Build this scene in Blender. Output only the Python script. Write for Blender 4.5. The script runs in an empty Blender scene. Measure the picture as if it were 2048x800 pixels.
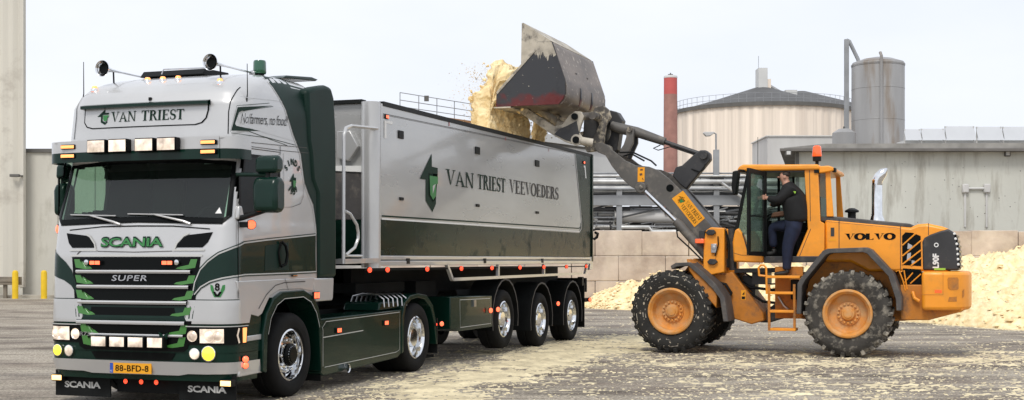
import bpy, bmesh, math, random
from math import radians as R, sin, cos, pi, sqrt
from mathutils import Vector, Matrix, noise
random.seed(7)
S = bpy.context.scene
COL = S.collection

# ---------------------------------------------------------------- camera
cam_d = bpy.data.cameras.new('camera')
cam = bpy.data.objects.new('camera', cam_d); COL.objects.link(cam)
cam.location = (0, 0, 1.64); cam.rotation_euler = (R(90), 0, 0)
cam_d.sensor_width = 36; cam_d.lens = 36*2608.3/2048
cam_d.shift_y = 119.3/2048
cam_d.clip_start = .1; cam_d.clip_end = 3000
S.camera = cam
# ---------------------------------------------------------------- sky, sun, exposure
SUN_EL, SUN_AZ = R(52), R(200)     # azimuth measured clockwise from +Y
W = bpy.data.worlds.new('World'); S.world = W; W.use_nodes = True
nt = W.node_tree; nt.nodes.clear()
def wn(t, **k):
    n = nt.nodes.new(t)
    for a, b in k.items(): setattr(n, a, b)
    return n
out = wn('ShaderNodeOutputWorld'); bg = wn('ShaderNodeBackground'); bg.inputs[1].default_value = .1
sky = wn('ShaderNodeTexSky', sky_type='NISHITA', sun_disc=False, sun_elevation=SUN_EL, sun_rotation=SUN_AZ)
sky.air_density = 1; sky.dust_density = 3
tc = wn('ShaderNodeTexCoord'); mp = wn('ShaderNodeMapping'); mp.inputs['Scale'].default_value = (1.6, 1.6, 4.5)
nz = wn('ShaderNodeTexNoise'); nz.inputs['Scale'].default_value = 1.7; nz.inputs['Detail'].default_value = 5; nz.inputs['Roughness'].default_value = .5
rp = wn('ShaderNodeValToRGB')
rp.color_ramp.elements[0].position = .3; rp.color_ramp.elements[0].color = (.80, .845, .945, 1)
rp.color_ramp.elements[1].position = .72; rp.color_ramp.elements[1].color = (.925, .945, .985, 1)
sc_ = wn('ShaderNodeVectorMath', operation='SCALE'); sc_.inputs['Scale'].default_value = 8.8
mx = wn('ShaderNodeMix', data_type='RGBA'); mx.inputs['Factor'].default_value = .93
L = nt.links.new
L(tc.outputs['Generated'], mp.inputs[0]); L(mp.outputs[0], nz.inputs['Vector']); L(nz.outputs['Fac'], rp.inputs[0])
L(rp.outputs[0], sc_.inputs[0]); L(sky.outputs[0], mx.inputs['A']); L(sc_.outputs[0], mx.inputs['B'])
L(mx.outputs['Result'], bg.inputs[0]); L(bg.outputs[0], out.inputs[0])
sd = bpy.data.lights.new('sun', 'SUN'); sd.energy = 1.5; sd.angle = R(18); sd.color = (1, .96, .9)
sun = bpy.data.objects.new('sun', sd); COL.objects.link(sun)
sun.rotation_euler = Vector((-sin(SUN_AZ)*cos(SUN_EL), -cos(SUN_AZ)*cos(SUN_EL), -sin(SUN_EL))).to_track_quat('-Z', 'Y').to_euler()
S.view_settings.view_transform = 'Standard'; S.view_settings.look = 'None'
S.view_settings.exposure = 0.36; S.view_settings.gamma = 1
S.render.engine = 'CYCLES'
S.cycles.max_bounces = 8; S.cycles.transparent_max_bounces = 12; S.cycles.use_denoising = True

# ---------------------------------------------------------------- materials
def mat(name, base, rough=.6, metal=0, coat=0, var=0, scale=3, var2=None, stretch=(1, 1, 1), bump=0, bscale=None,
        emit=0, spec=.5, dirt=None, dirt_at=.62, dirt_scale=8, dirt_soft=.06, coat_rough=.03, rvar=0, alpha=1, trans=0, detail=4):
    m = bpy.data.materials.new(name); m.use_nodes = True
    t = m.node_tree; p = t.nodes['Principled BSDF']; N = t.nodes.new; K = t.links.new
    p.inputs['Base Color'].default_value = (*base, 1); p.inputs['Roughness'].default_value = rough
    p.inputs['Metallic'].default_value = metal; p.inputs['Coat Weight'].default_value = coat
    p.inputs['Coat Roughness'].default_value = coat_rough; p.inputs['Specular IOR Level'].default_value = spec
    if emit:
        p.inputs['Emission Color'].default_value = (*base, 1); p.inputs['Emission Strength'].default_value = emit
    if trans: p.inputs['Transmission Weight'].default_value = trans
    if alpha < 1: p.inputs['Alpha'].default_value = alpha
    if not (var or bump or dirt or rvar): return m
    c = N('ShaderNodeTexCoord'); mpn = N('ShaderNodeMapping'); mpn.inputs['Scale'].default_value = stretch
    K(c.outputs['Object'], mpn.inputs[0])
    n = N('ShaderNodeTexNoise'); n.inputs['Scale'].default_value = scale; n.inputs['Detail'].default_value = detail
    K(mpn.outputs[0], n.inputs['Vector'])
    col = None
    if var:
        r = N('ShaderNodeValToRGB'); e = r.color_ramp.elements
        e[0].position = .32; e[1].position = .68
        lo = var2 if var2 else tuple(x*(1-var) for x in base)
        hi = tuple(min(1, x*(1+var*.6)) for x in base)
        e[0].color = (*lo, 1); e[1].color = (*hi, 1)
        K(n.outputs['Fac'], r.inputs[0]); col = r.outputs[0]
    if dirt:
        d = N('ShaderNodeTexNoise'); d.inputs['Scale'].default_value = dirt_scale; d.inputs['Detail'].default_value = 6; d.inputs['Roughness'].default_value = .65
        K(mpn.outputs[0] if stretch[2] < 1 and stretch[0] == 1 else c.outputs['Object'], d.inputs['Vector'])
        mr = N('ShaderNodeMapRange'); mr.inputs[1].default_value = dirt_at-dirt_soft; mr.inputs[2].default_value = dirt_at+dirt_soft
        K(d.outputs['Fac'], mr.inputs[0])
        x = N('ShaderNodeMix'); x.data_type = 'RGBA'
        x.inputs['A'].default_value = (*base, 1); x.inputs['B'].default_value = (*dirt, 1)
        if col: K(col, x.inputs['A'])
        K(mr.outputs[0], x.inputs['Factor']); col = x.outputs['Result']
        rr = N('ShaderNodeMapRange'); rr.inputs[3].default_value = rough; rr.inputs[4].default_value = max(rough, .85)
        K(mr.outputs[0], rr.inputs[0]); K(rr.outputs[0], p.inputs['Roughness'])
        if coat:
            cr_ = N('ShaderNodeMapRange'); cr_.inputs[3].default_value = coat; cr_.inputs[4].default_value = 0
            K(mr.outputs[0], cr_.inputs[0]); K(cr_.outputs[0], p.inputs['Coat Weight'])
    if col: K(col, p.inputs['Base Color'])
    if rvar:
        rr = N('ShaderNodeMapRange'); rr.inputs[3].default_value = max(.02, rough-rvar); rr.inputs[4].default_value = rough+rvar
        K(n.outputs['Fac'], rr.inputs[0]); K(rr.outputs[0], p.inputs['Roughness'])
    if bump:
        b = N('ShaderNodeTexNoise'); b.inputs['Scale'].default_value = bscale or scale*4; b.inputs['Detail'].default_value = 6
        K(c.outputs['Object'], b.inputs['Vector'])
        bn = N('ShaderNodeBump'); bn.inputs['Strength'].default_value = 1; bn.inputs['Distance'].default_value = bump
        K(b.outputs['Fac'], bn.inputs['Height']); K(bn.outputs[0], p.inputs['Normal'])
    return m
FEED = (.89, .75, .48)
M = dict(
 silver=mat('silver_paint', (.53, .53, .525), .32, .35, .8, var=.05, scale=2),
 tsilver=mat('trailer_silver', (.50, .50, .49), .28, .3, .7, var=.10, scale=1.2, stretch=(.5, 1, 2.2), coat_rough=.08, rvar=.03),
 green=mat('green_paint', (.003, .021, .014), .25, 0, .18, var=.2, scale=2, spec=.2),
 dgreen=mat('deflector_green', (.005, .022, .016), .45, spec=.18, var=.2, scale=2),
 tgreen=mat('trailer_green', (.004, .019, .012), .25, 0, .10, spec=.16, var=.35, scale=2, stretch=(.6, 1, 3), coat_rough=.06, dirt=(.022, .030, .024), dirt_at=.66, dirt_scale=2.2, dirt_soft=.12),
 lime=mat('bright_green', (.045, .19, .03), .4, 0, .5),
 emgreen=mat('emblem_green', (.03, .20, .05), .4),
 darkgreen=mat('dark_green_letter', (.005, .026, .016), .5, spec=.15),
 black=mat('black_plastic', (.009, .010, .010), .5, spec=.2, var=.3, scale=5),
 gloss=mat('black_gloss', (.004, .005, .005), .25, spec=.10),
 chassis=mat('chassis_black', (.008, .009, .009), .7, spec=.15, var=.4, scale=4),
 sideglass=mat('side_glass', (.006, .008, .008), .12, spec=.12),
 chrome=mat('chrome', (.78, .79, .80), .1, 1, var=.12, scale=9),
 steel=mat('steel', (.55, .55, .56), .3, 1, var=.2, scale=8),
 rubber=mat('rubber', (.010, .010, .010), .8, spec=.2, var=.3, scale=6, bump=.002, bscale=40),
 white=mat('white_mark', (.78, .78, .76), .5),
 redmark=mat('red_mark', (.45, .03, .03), .5),
 line=mat('pin_line', (.5, .5, .48), .4),
 lens=mat('headlamp_lens', (1, .80, .58), .2, emit=.75, coat=1),
 bowl=mat('lamp_bowl', (.75, .70, .64), .12, 1),
 yellowlens=mat('yellow_lens', (1, .78, .05), .2, emit=.95, coat=1),
 amber=mat('amber_lens', (1, .38, .12), .25, emit=1.0),
 amberhot=mat('amber_hot', (1, .62, .20), .25, emit=2.4),
 red=mat('red_lens', (1, .075, .03), .25, emit=1.25),
 redhot=mat('red_hot', (1, .13, .055), .25, emit=1.7),
 plate=mat('plate_yellow', (.85, .38, .01), .4),
 plateblue=mat('plate_blue', (.02, .08, .45), .4),
 beacon_g=mat('green_beacon', (.0, .075, .03), .15, coat=1),
 beacon_o=mat('orange_beacon', (.9, .12, .015), .15, coat=1, emit=.25),
 yel=mat('loader_yellow', (.92, .335, .016), .45, 0, .25, var=.12, scale=1.6, dirt=(.66, .27, .04), dirt_at=.64, dirt_scale=4.0, dirt_soft=.16, coat_rough=.2),
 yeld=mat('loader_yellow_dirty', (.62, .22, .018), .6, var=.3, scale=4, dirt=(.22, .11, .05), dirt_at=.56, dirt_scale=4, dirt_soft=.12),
 rimy=mat('loader_rim', (.68, .28, .05), .55, var=.2, scale=5, dirt=(.55, .36, .19), dirt_at=.55, dirt_scale=4, dirt_soft=.14),
 ltyre=mat('loader_tyre', (.020, .019, .017), .85, var=.4, scale=5, dirt=(.58, .50, .38), dirt_at=.645, dirt_scale=15, dirt_soft=.025, bump=.006, bscale=18),
 ltyred=mat('dusty_tyre', (.050, .045, .039), .9, var=.5, scale=4, dirt=(.30, .27, .22), dirt_at=.60, dirt_scale=7, dirt_soft=.10, bump=.008, bscale=18),
 ltread=mat('loader_tread', (.085, .077, .066), .9, var=.5, scale=5, dirt=(.44, .40, .33), dirt_at=.55, dirt_scale=7, dirt_soft=.10, bump=.006, bscale=20),
 fender=mat('fender_grey', (.075, .070, .068), .65, var=.3, scale=3, dirt=(.16, .14, .12), dirt_at=.62, dirt_scale=7, dirt_soft=.1),
 boom=mat('boom_grey', (.105, .098, .090), .6, var=.25, scale=1.5, dirt=(.26, .23, .19), dirt_at=.66, dirt_scale=4, dirt_soft=.14),
 boomd=mat('boom_dark', (.032, .032, .034), .5, var=.3, scale=2, dirt=(.1, .09, .08), dirt_at=.66, dirt_scale=6, dirt_soft=.1),
 coupler=mat('coupler_dirty', (.10, .09, .08), .65, var=.4, scale=4, dirt=(.62, .54, .40), dirt_at=.57, dirt_scale=6, dirt_soft=.08, bump=.006, bscale=16),
 caked=mat('caked_steel', (.46, .42, .35), .75, var=.3, scale=4, dirt=(.12, .11, .10), dirt_at=.60, dirt_scale=5, dirt_soft=.08, bump=.006, bscale=14),
 bucket=mat('bucket_back', (.17, .135, .108), .42, .25, var=.45, scale=2.5, stretch=(1, .35, 1), dirt=(.55, .51, .45), dirt_at=.625, dirt_scale=9, dirt_soft=.05, bump=.004, bscale=10),
 bside=mat('bucket_side', (.030, .032, .038), .45, var=.3, scale=3, dirt=(.22, .012, .014), dirt_at=.57, dirt_scale=1.7, dirt_soft=.06),
 orange=mat('orange_sticker', (.88, .36, .01), .45),
 feed=mat('feed', FEED, .95, var=.22, scale=5, var2=(.79, .60, .32), bump=.03, bscale=9, spec=.1, detail=7),
 feedg=mat('spilled_feed', (.74, .645, .43), .95, var=.3, scale=2.5, var2=(.50, .43, .29), bump=.012, bscale=30, spec=.1, detail=7),
 jacket=mat('black_jacket', (.006, .006, .007), .8, var=.3, scale=8), jeans=mat('blue_jeans', (.008, .014, .040), .85, var=.3, scale=10),
 skin=mat('skin', (.50, .27, .19), .55), hair=mat('dark_hair', (.035, .024, .018), .7),
 shoe=mat('shoe', (.012, .011, .010), .6), badge=mat('lime_badge', (.30, .55, .05), .6),
 brown=mat('brown_vinyl', (.13, .06, .03), .6), seatm=mat('seat_fabric', (.02, .02, .022), .8),
 redrod=mat('red_strut', (.35, .03, .02), .5),
)
def bside():
    m = M['bside']; t = m.node_tree; p = t.nodes['Principled BSDF']; N = t.nodes.new; K = t.links.new
    c = N('ShaderNodeTexCoord'); sx = N('ShaderNodeSeparateXYZ'); K(c.outputs['Object'], sx.inputs[0])
    n = N('ShaderNodeTexNoise'); n.inputs['Scale'].default_value = 2.6; n.inputs['Detail'].default_value = 7; K(c.outputs['Object'], n.inputs['Vector'])
    a = N('ShaderNodeMath'); a.operation = 'MULTIPLY_ADD'; a.inputs[1].default_value = -1.1; a.inputs[2].default_value = 5.68; K(sx.outputs['Z'], a.inputs[0])
    b = N('ShaderNodeMath'); b.operation = 'ADD'; K(a.outputs[0], b.inputs[0]); K(n.outputs['Fac'], b.inputs[1])
    r = N('ShaderNodeValToRGB'); e = r.color_ramp.elements; e[0].position = .98; e[0].color = (.028, .030, .036, 1); e[1].position = 1.0; e[1].color = (.10, .011, .012, 1)
    s_ = N('ShaderNodeMath'); s_.operation = 'MULTIPLY_ADD'; s_.inputs[1].default_value = 1; s_.inputs[2].default_value = .0; K(b.outputs[0], s_.inputs[0])
    e[0].position = .90; e[1].position = 1.06; s_.inputs[1].default_value = .85
    K(s_.outputs[0], r.inputs[0])
    d = N('ShaderNodeTexNoise'); d.inputs['Scale'].default_value = 24; d.inputs['Detail'].default_value = 3; K(c.outputs['Object'], d.inputs['Vector'])
    mr = N('ShaderNodeMapRange'); mr.inputs[1].default_value = .735; mr.inputs[2].default_value = .76; K(d.outputs['Fac'], mr.inputs[0])
    x = N('ShaderNodeMix'); x.data_type = 'RGBA'; K(mr.outputs[0], x.inputs['Factor']); K(r.outputs[0], x.inputs['A']); x.inputs['B'].default_value = (.6, .55, .45, 1)
    K(x.outputs['Result'], p.inputs['Base Color'])
bside()
def glassmat(name, tint, refl=.1, alpha=.30):
    m = bpy.data.materials.new(name); m.use_nodes = True; t = m.node_tree; t.nodes.clear(); N = t.nodes.new; K = t.links.new
    o = N('ShaderNodeOutputMaterial'); a = N('ShaderNodeBsdfTransparent'); a.inputs[0].default_value = (*tint, 1)
    g = N('ShaderNodeBsdfGlossy'); g.inputs['Roughness'].default_value = .02
    d = N('ShaderNodeBsdfDiffuse'); d.inputs[0].default_value = (.12, .17, .14, 1)
    m1 = N('ShaderNodeMixShader'); m1.inputs[0].default_value = alpha; K(a.outputs[0], m1.inputs[1]); K(d.outputs[0], m1.inputs[2])
    lw = N('ShaderNodeLayerWeight'); lw.inputs[0].default_value = .5; pw = N('ShaderNodeMath'); pw.operation = 'POWER'; pw.inputs[1].default_value = 4; K(lw.outputs['Facing'], pw.inputs[0])
    f = N('ShaderNodeMath'); f.operation = 'MULTIPLY_ADD'; f.inputs[1].default_value = .9; f.inputs[2].default_value = .05; K(pw.outputs[0], f.inputs[0])
    m2 = N('ShaderNodeMixShader'); K(f.outputs[0], m2.inputs[0]); K(m1.outputs[0], m2.inputs[1]); K(g.outputs[0], m2.inputs[2])
    K(m2.outputs[0], o.inputs[0]); return m
M['windglass'] = glassmat('windscreen_glass', (.55, .72, .62), alpha=.06)
M['cabglass'] = glassmat('cab_glass', (.62, .78, .70), alpha=.35)

# ---------------------------------------------------------------- mesh builder
class MB:
    def __init__(s): s.v = []; s.f = []
    def add(s, vs, fs):
        o = len(s.v); s.v += [tuple(p) for p in vs]; s.f += [[i+o for i in f] for f in fs]; return s
    def box(s, a, b):
        x0, y0, z0 = (min(p, q) for p, q in zip(a, b)); x1, y1, z1 = (max(p, q) for p, q in zip(a, b))
        return s.add([(x0,y0,z0),(x1,y0,z0),(x1,y1,z0),(x0,y1,z0),(x0,y0,z1),(x1,y0,z1),(x1,y1,z1),(x0,y1,z1)],
                     [(3,2,1,0),(4,5,6,7),(0,1,5,4),(1,2,6,5),(2,3,7,6),(3,0,4,7)])
    def prism(s, pts, d0, d1, ax='y'):
        # polygon in (x,z) extruded along y ; ax='x' polygon in (y,z) ; ax='z' polygon in (x,y)
        f = {'y': lambda p, d: (p[0], d, p[1]), 'x': lambda p, d: (d, p[0], p[1]), 'z': lambda p, d: (p[0], p[1], d)}[ax]
        n = len(pts)
        area = sum(pts[i][0]*pts[(i+1) % n][1]-pts[(i+1) % n][0]*pts[i][1] for i in range(n))
        if area < 0: pts = pts[::-1]
        if d0 > d1: d0, d1 = d1, d0
        vs = [f(p, d0) for p in pts]+[f(p, d1) for p in pts]
        A = list(range(n)); B = list(range(n, 2*n))
        sides = [(i, (i+1) % n, n+(i+1) % n, n+i) for i in range(n)]
        if ax == 'y': return s.add(vs, [A, B[::-1]]+[q[::-1] for q in sides])
        return s.add(vs, [A[::-1], B]+sides)
    def tube(s, path, r, n=8, cap=True):
        P = [Vector(p) for p in path]; rs = r if isinstance(r, (list, tuple)) else [r]*len(P)
        rings = []; up = None
        for i, p in enumerate(P):
            t = (P[min(i+1, len(P)-1)]-P[max(i-1, 0)])
            t = t.normalized() if t.length > 1e-9 else Vector((0, 0, 1))
            if up is None:
                up = Vector((0, 0, 1)) if abs(t.z) < .9 else Vector((1, 0, 0))
            a = (up-t*up.dot(t)).normalized(); up = a; b = t.cross(a)
            rings.append([p+(a*cos(2*pi*k/n)+b*sin(2*pi*k/n))*rs[i] for k in range(n)])
        vs = [q for g in rings for q in g]; fs = []
        for i in range(len(P)-1):
            for k in range(n):
                fs.append((i*n+k, i*n+(k+1) % n, (i+1)*n+(k+1) % n, (i+1)*n+k))
        if cap: fs += [tuple(range(n))[::-1], tuple(range((len(P)-1)*n, len(P)*n))]
        return s.add(vs, fs)
    def lathe(s, prof, c=(0, 0, 0), ax='y', n=32, closed=False, cap=False):
        # prof: list of (radius, along)
        f = {'y': lambda r, h, a: (c[0]+r*cos(a), c[1]+h, c[2]+r*sin(a)),
             'z': lambda r, h, a: (c[0]+r*cos(a), c[1]+r*sin(a), c[2]+h),
             'x': lambda r, h, a: (c[0]+h, c[1]+r*cos(a), c[2]+r*sin(a))}[ax]
        m = len(prof); vs = [f(r, h, 2*pi*k/n) for r, h in prof for k in range(n)]; fs = []
        for i in range(m if closed else m-1):
            j = (i+1) % m
            for k in range(n): fs.append((i*n+k, i*n+(k+1) % n, j*n+(k+1) % n, j*n+k))
        if not closed and cap:
            if prof[0][0] > 1e-6: fs.append(tuple(range(n))[::-1])
            if prof[-1][0] > 1e-6: fs.append(tuple(range((m-1)*n, m*n)))
        return s.add(vs, fs)
    def grid(s, rows, close=False):
        n = len(rows[0]); vs = [p for r in rows for p in r]; fs = []
        for i in range(len(rows)-1):
            for k in range(n if close else n-1):
                fs.append((i*n+k, i*n+(k+1) % n, (i+1)*n+(k+1) % n, (i+1)*n+k))
        return s.add(vs, fs)
    def build(s, name, m, parent=None, bevel=0, sharp=38, seg=2, recalc=True, kind=None):
        me = bpy.data.meshes.new(name); me.from_pydata(s.v, [], s.f)
        bm = bmesh.new(); bm.from_mesh(me)
        bmesh.ops.remove_doubles(bm, verts=bm.verts, dist=1e-5)
        if recalc: bmesh.ops.recalc_face_normals(bm, faces=bm.faces)
        bm.to_mesh(me); bm.free()
        me.polygons.foreach_set('use_smooth', [True]*len(me.polygons))
        me.set_sharp_from_angle(angle=R(sharp))
        me.materials.append(M[m] if isinstance(m, str) else m)
        o = bpy.data.objects.new(name, me); COL.objects.link(o)
        if parent: o.parent = parent
        if bevel:
            b = o.modifiers.new('bevel', 'BEVEL'); b.width = bevel; b.segments = seg; b.limit_method = 'ANGLE'; b.angle_limit = R(35)
            b.use_clamp_overlap = True
        if kind: o['kind'] = kind
        return o
def thing(name, label, cat, loc=(0, 0, 0), rz=0, group=None):
    o = bpy.data.objects.new(name, None); COL.objects.link(o); o.empty_display_size = .2
    o.location = loc; o.rotation_euler = (0, 0, rz); o['label'] = label; o['category'] = cat
    if group: o['group'] = group
    return o
def tag(o, label, cat, group=None, kind=None):
    o['label'] = label; o['category'] = cat
    if group: o['group'] = group
    if kind: o['kind'] = kind
    return o
def lerp(tab, z, k=1):
    if z <= tab[0][0]: return tab[0][k]
    for a, b in zip(tab, tab[1:]):
        if z <= b[0]:
            t = (z-a[0])/(b[0]-a[0]); return a[k]+(b[k]-a[k])*t
    return tab[-1][k]
def frange(a, b, n): return [a+(b-a)*i/n for i in range(n+1)]
def fbm(p, o=4, h=.55):
    a = 1; t = 0; q = Vector(p)
    for _ in range(o):
        t += a*noise.noise(q); q = q*2.03; a *= h
    return t

# ---------------------------------------------------------------- lettering and decals (2-D polygons mapped onto a surface)
def decal(name, polys, m, fn, parent, off=.004, fine=0, step=.0005):
    """polys: lists of (x,y); fn(x,y)->(point, normal); lies on the surface as a sticker"""
    me = bpy.data.meshes.new(name); bm = bmesh.new()
    for i, poly in enumerate(polys):
        b2 = bmesh.new()
        vs = [b2.verts.new((x, y, 0)) for x, y in poly]
        try: b2.faces.new(vs)
        except ValueError: b2.free(); continue
        bmesh.ops.triangulate(b2, faces=b2.faces[:])
        if fine:
            for _ in range(7):
                lo = [e for e in b2.edges if e.calc_length() > fine]
                if not lo: break
                bmesh.ops.subdivide_edges(b2, edges=lo, cuts=1)
                bmesh.ops.triangulate(b2, faces=b2.faces[:])
        mp_ = {}
        for v in b2.verts:
            P, N = fn(v.co.x, v.co.y); mp_[v.index] = None
            v.co = Vector(P)+Vector(N)*(off+(i % 6)*step)
        b2.verts.index_update()
        nv = [bm.verts.new(v.co) for v in b2.verts]
        for f in b2.faces:
            try: bm.faces.new([nv[v.index] for v in f.verts])
            except ValueError: pass
        b2.free()
    bm.to_mesh(me); bm.free()
    me.polygons.foreach_set('use_smooth', [True]*len(me.polygons))
    me.materials.append(M[m] if isinstance(m, str) else m)
    o = bpy.data.objects.new(name, me); COL.objects.link(o)
    if parent: o.parent = parent
    return o
def stroke(pts, w):
    """ribbon polygon list following pts; w scalar or list"""
    ws = w if isinstance(w, (list, tuple)) else [w]*len(pts); n = len(pts); Lf = []; Rt = []
    for i, p in enumerate(pts):
        a = pts[max(i-1, 0)]; b = pts[min(i+1, n-1)]
        dx, dy = b[0]-a[0], b[1]-a[1]; l = sqrt(dx*dx+dy*dy) or 1; nx, ny = -dy/l, dx/l
        Lf.append((p[0]+nx*ws[i]/2, p[1]+ny*ws[i]/2)); Rt.append((p[0]-nx*ws[i]/2, p[1]-ny*ws[i]/2))
    return [[Lf[i], Lf[i+1], Rt[i+1], Rt[i]] for i in range(n-1)]
def arc(cx, cy, rx, ry, a0, a1, n=14):
    return [(cx+rx*cos(R(a0+(a1-a0)*i/n)), cy+ry*sin(R(a0+(a1-a0)*i/n))) for i in range(n+1)]
def serif(ch, T=.19, t=.07):
    """unit-height roman capital: (polygons, advance)"""
    st = .055
    def vs(x, w): return [[(x-w/2, 0), (x+w/2, 0), (x+w/2, 1), (x-w/2, 1)]]
    def sf(x, y, w): return [[(x-w/2, y), (x+w/2, y), (x+w/2, y+st), (x-w/2, y+st)]]
    if ch == 'V': return ([[(.08, 1), (.08+T, 1), (.48, .1), (.42, 0)], [(.42, 0), (.48, .1), (.80, 1), (.74, 1)]]+sf(.17, 1-st, .34)+sf(.76, 1-st, .26), .90)
    if ch == 'A': return ([[(.06, 0), (.13, 0), (.44, .86), (.40, 1)], [(.40, 1), (.44, .86), (.66, 0), (.86, 0)], [(.22, .3), (.68, .3), (.66, .37), (.24, .37)]]+sf(.12, 0, .26)+sf(.76, 0, .34), .92)
    if ch == 'N': return (vs(.14, t)+vs(.76, t)+[[(.04, 1), (.24, 1), (.79, 0), (.70, 0)]]+sf(.15, 0, .26)+sf(.76, 1-st, .26), .94)
    if ch == 'T': return (vs(.38, T)+[[(.02, .93), (.74, .93), (.74, 1), (.02, 1)], [(.02, .74), (.05, .74), (.10, .94), (.02, .94)], [(.74, .74), (.71, .74), (.66, .94), (.74, .94)]]+sf(.38, 0, .38), .80)
    if ch == 'I': return (vs(.18, T)+sf(.18, 0, .36)+sf(.18, 1-st, .36), .42)
    if ch in 'RPD':
        b = arc(.30, .5 if ch == 'D' else .75, .38 if ch == 'D' else .28, .465 if ch == 'D' else .22, 90, -90)
        ws = [t+(T-t)*sin(pi*i/14)**1.0 for i in range(15)]
        y0, y1 = (.0, .93) if ch == 'D' else (.50, .93)
        q = vs(.20, T)+stroke(b, ws)+[[(.2, y1), (.32, y1), (.32, y1+.07), (.2, y1+.07)], [(.2, y0), (.32, y0), (.32, y0+.07), (.2, y0+.07)]]+sf(.15, 1-st, .26)
        if ch == 'D': return (q+sf(.15, 0, .26), .84)
        q += sf(.20, 0, .38)
        if ch == 'R': q += [[(.38, .52), (.52, .55), (.84, 0), (.64, 0)], [(.64, 0), (.90, 0), (.90, .04), (.70, .06)]]
        return (q, .88)
    if ch == 'E': return (vs(.20, T)+[[(.2, .93), (.66, .93), (.66, 1), (.2, 1)], [(.2, 0), (.70, 0), (.70, .07), (.2, .07)], [(.2, .48), (.52, .48), (.52, .54), (.2, .54)], [(.66, .76), (.63, .76), (.58, .94), (.66, .94)], [(.70, .24), (.67, .24), (.61, .06), (.70, .06)], [(.53, .38), (.50, .38), (.47, .64), (.53, .64)]]+sf(.14, 0, .22)+sf(.14, 1-st, .22), .78)
    if ch == 'L': return (vs(.20, T)+[[(.2, 0), (.70, 0), (.70, .07), (.2, .07)], [(.70, .26), (.67, .26), (.60, .06), (.70, .06)]]+sf(.14, 0, .22)+sf(.2, 1-st, .36), .76)
    if ch == 'S':
        p = arc(.32, .735, .22, .235, 20, 240, 10)+arc(.30, .265, .24, .235, 75, -160, 12)[1:]
        n = len(p); ws = [t+(T*1.05-t)*math.exp(-((i/(n-1)-.5)/.2)**2) for i in range(n)]
        return (stroke(p, ws)+[[(.50, .70), (.55, .70), (.55, .96), (.51, .96)], [(.07, .06), (.11, .06), (.10, .32), (.06, .32)]], .66)
    if ch == 'O':
        p = arc(.46, .5, .37, .47, 0, 360, 32); ws = [t+(T-t)*abs(cos(2*pi*i/32)) for i in range(33)]
        return (stroke(p, ws), .94)
    return ([], .34)
def serif_text(txt, x0, y0, w, h, T=.19, t=.07, flip=1):
    """lay a roman-capital word in a box, returns polygons; flip=-1 runs towards -x"""
    out_ = []; x = 0; gl = []
    for ch in txt:
        p, a = serif(ch, T, t); gl.append((p, x)); x += a
    k = w/(x-.05)
    for p, gx in gl:
        for poly in p: out_.append([(x0+flip*k*(gx+a), y0+h*b) for a, b in poly])
    return out_
def sans_polys(txt, bold=0.0, shear=0.0, space=1.0):
    """built-in font text as triangles, unit box (0..w, 0..h) and its size"""
    c = bpy.data.curves.new('txt', 'FONT'); c.body = txt; c.size = 1; c.offset = bold; c.shear = shear; c.space_character = space
    c.resolution_u = 3; c.fill_mode = 'FRONT'
    o = bpy.data.objects.new('txt', c); COL.objects.link(o)
    bpy.context.view_layer.update()
    me = bpy.data.meshes.new_from_object(o)
    P = [[(me.vertices[i].co.x, me.vertices[i].co.y) for i in p.vertices] for p in me.polygons]
    bpy.data.objects.remove(o); bpy.data.curves.remove(c); bpy.data.meshes.remove(me)
    xs = [q[0] for p in P for q in p]; ys = [q[1] for p in P for q in p]
    return P, (min(xs), min(ys), max(xs), max(ys))
def sans_text(txt, x0, y0, w, h, bold=0.0, shear=0.0, flip=1, space=1.0):
    P, (a, b, c, d) = sans_polys(txt, bold, shear, space)
    return [[(x0+flip*w*(x-a)/(c-a), y0+h*(y-b)/(d-b)) for x, y in p] for p in P]
def script_text(txt, x0, y0, w, h, rise=0):
    P = sans_text(txt, x0, y0, w, h, -.004, .32, 1, .95)
    return [[(x, y+rise*(x-x0)/w) for x, y in p] for p in P]
EMB_B = [(.66, 1), (0, .54), (.33, .54), (.33, .18), (.70, 0), (.90, .147), (.90, .245), (.71, .157), (.47, .28), (.47, .66), (1, .668), (1, .772), (.67, .78)]
EMB_G = [(.53, .62), (1, .62), (1, .50), (.90, .483), (.90, .29), (.73, .21), (.57, .295)]
EMB_W = [(.70, .45), (.86, .49), (.70, .31)]
def emblem_polys(which, x0, y0, w, h, flip=1): return [[(x0+flip*w*x, y0+h*y) for x, y in which]]
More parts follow.
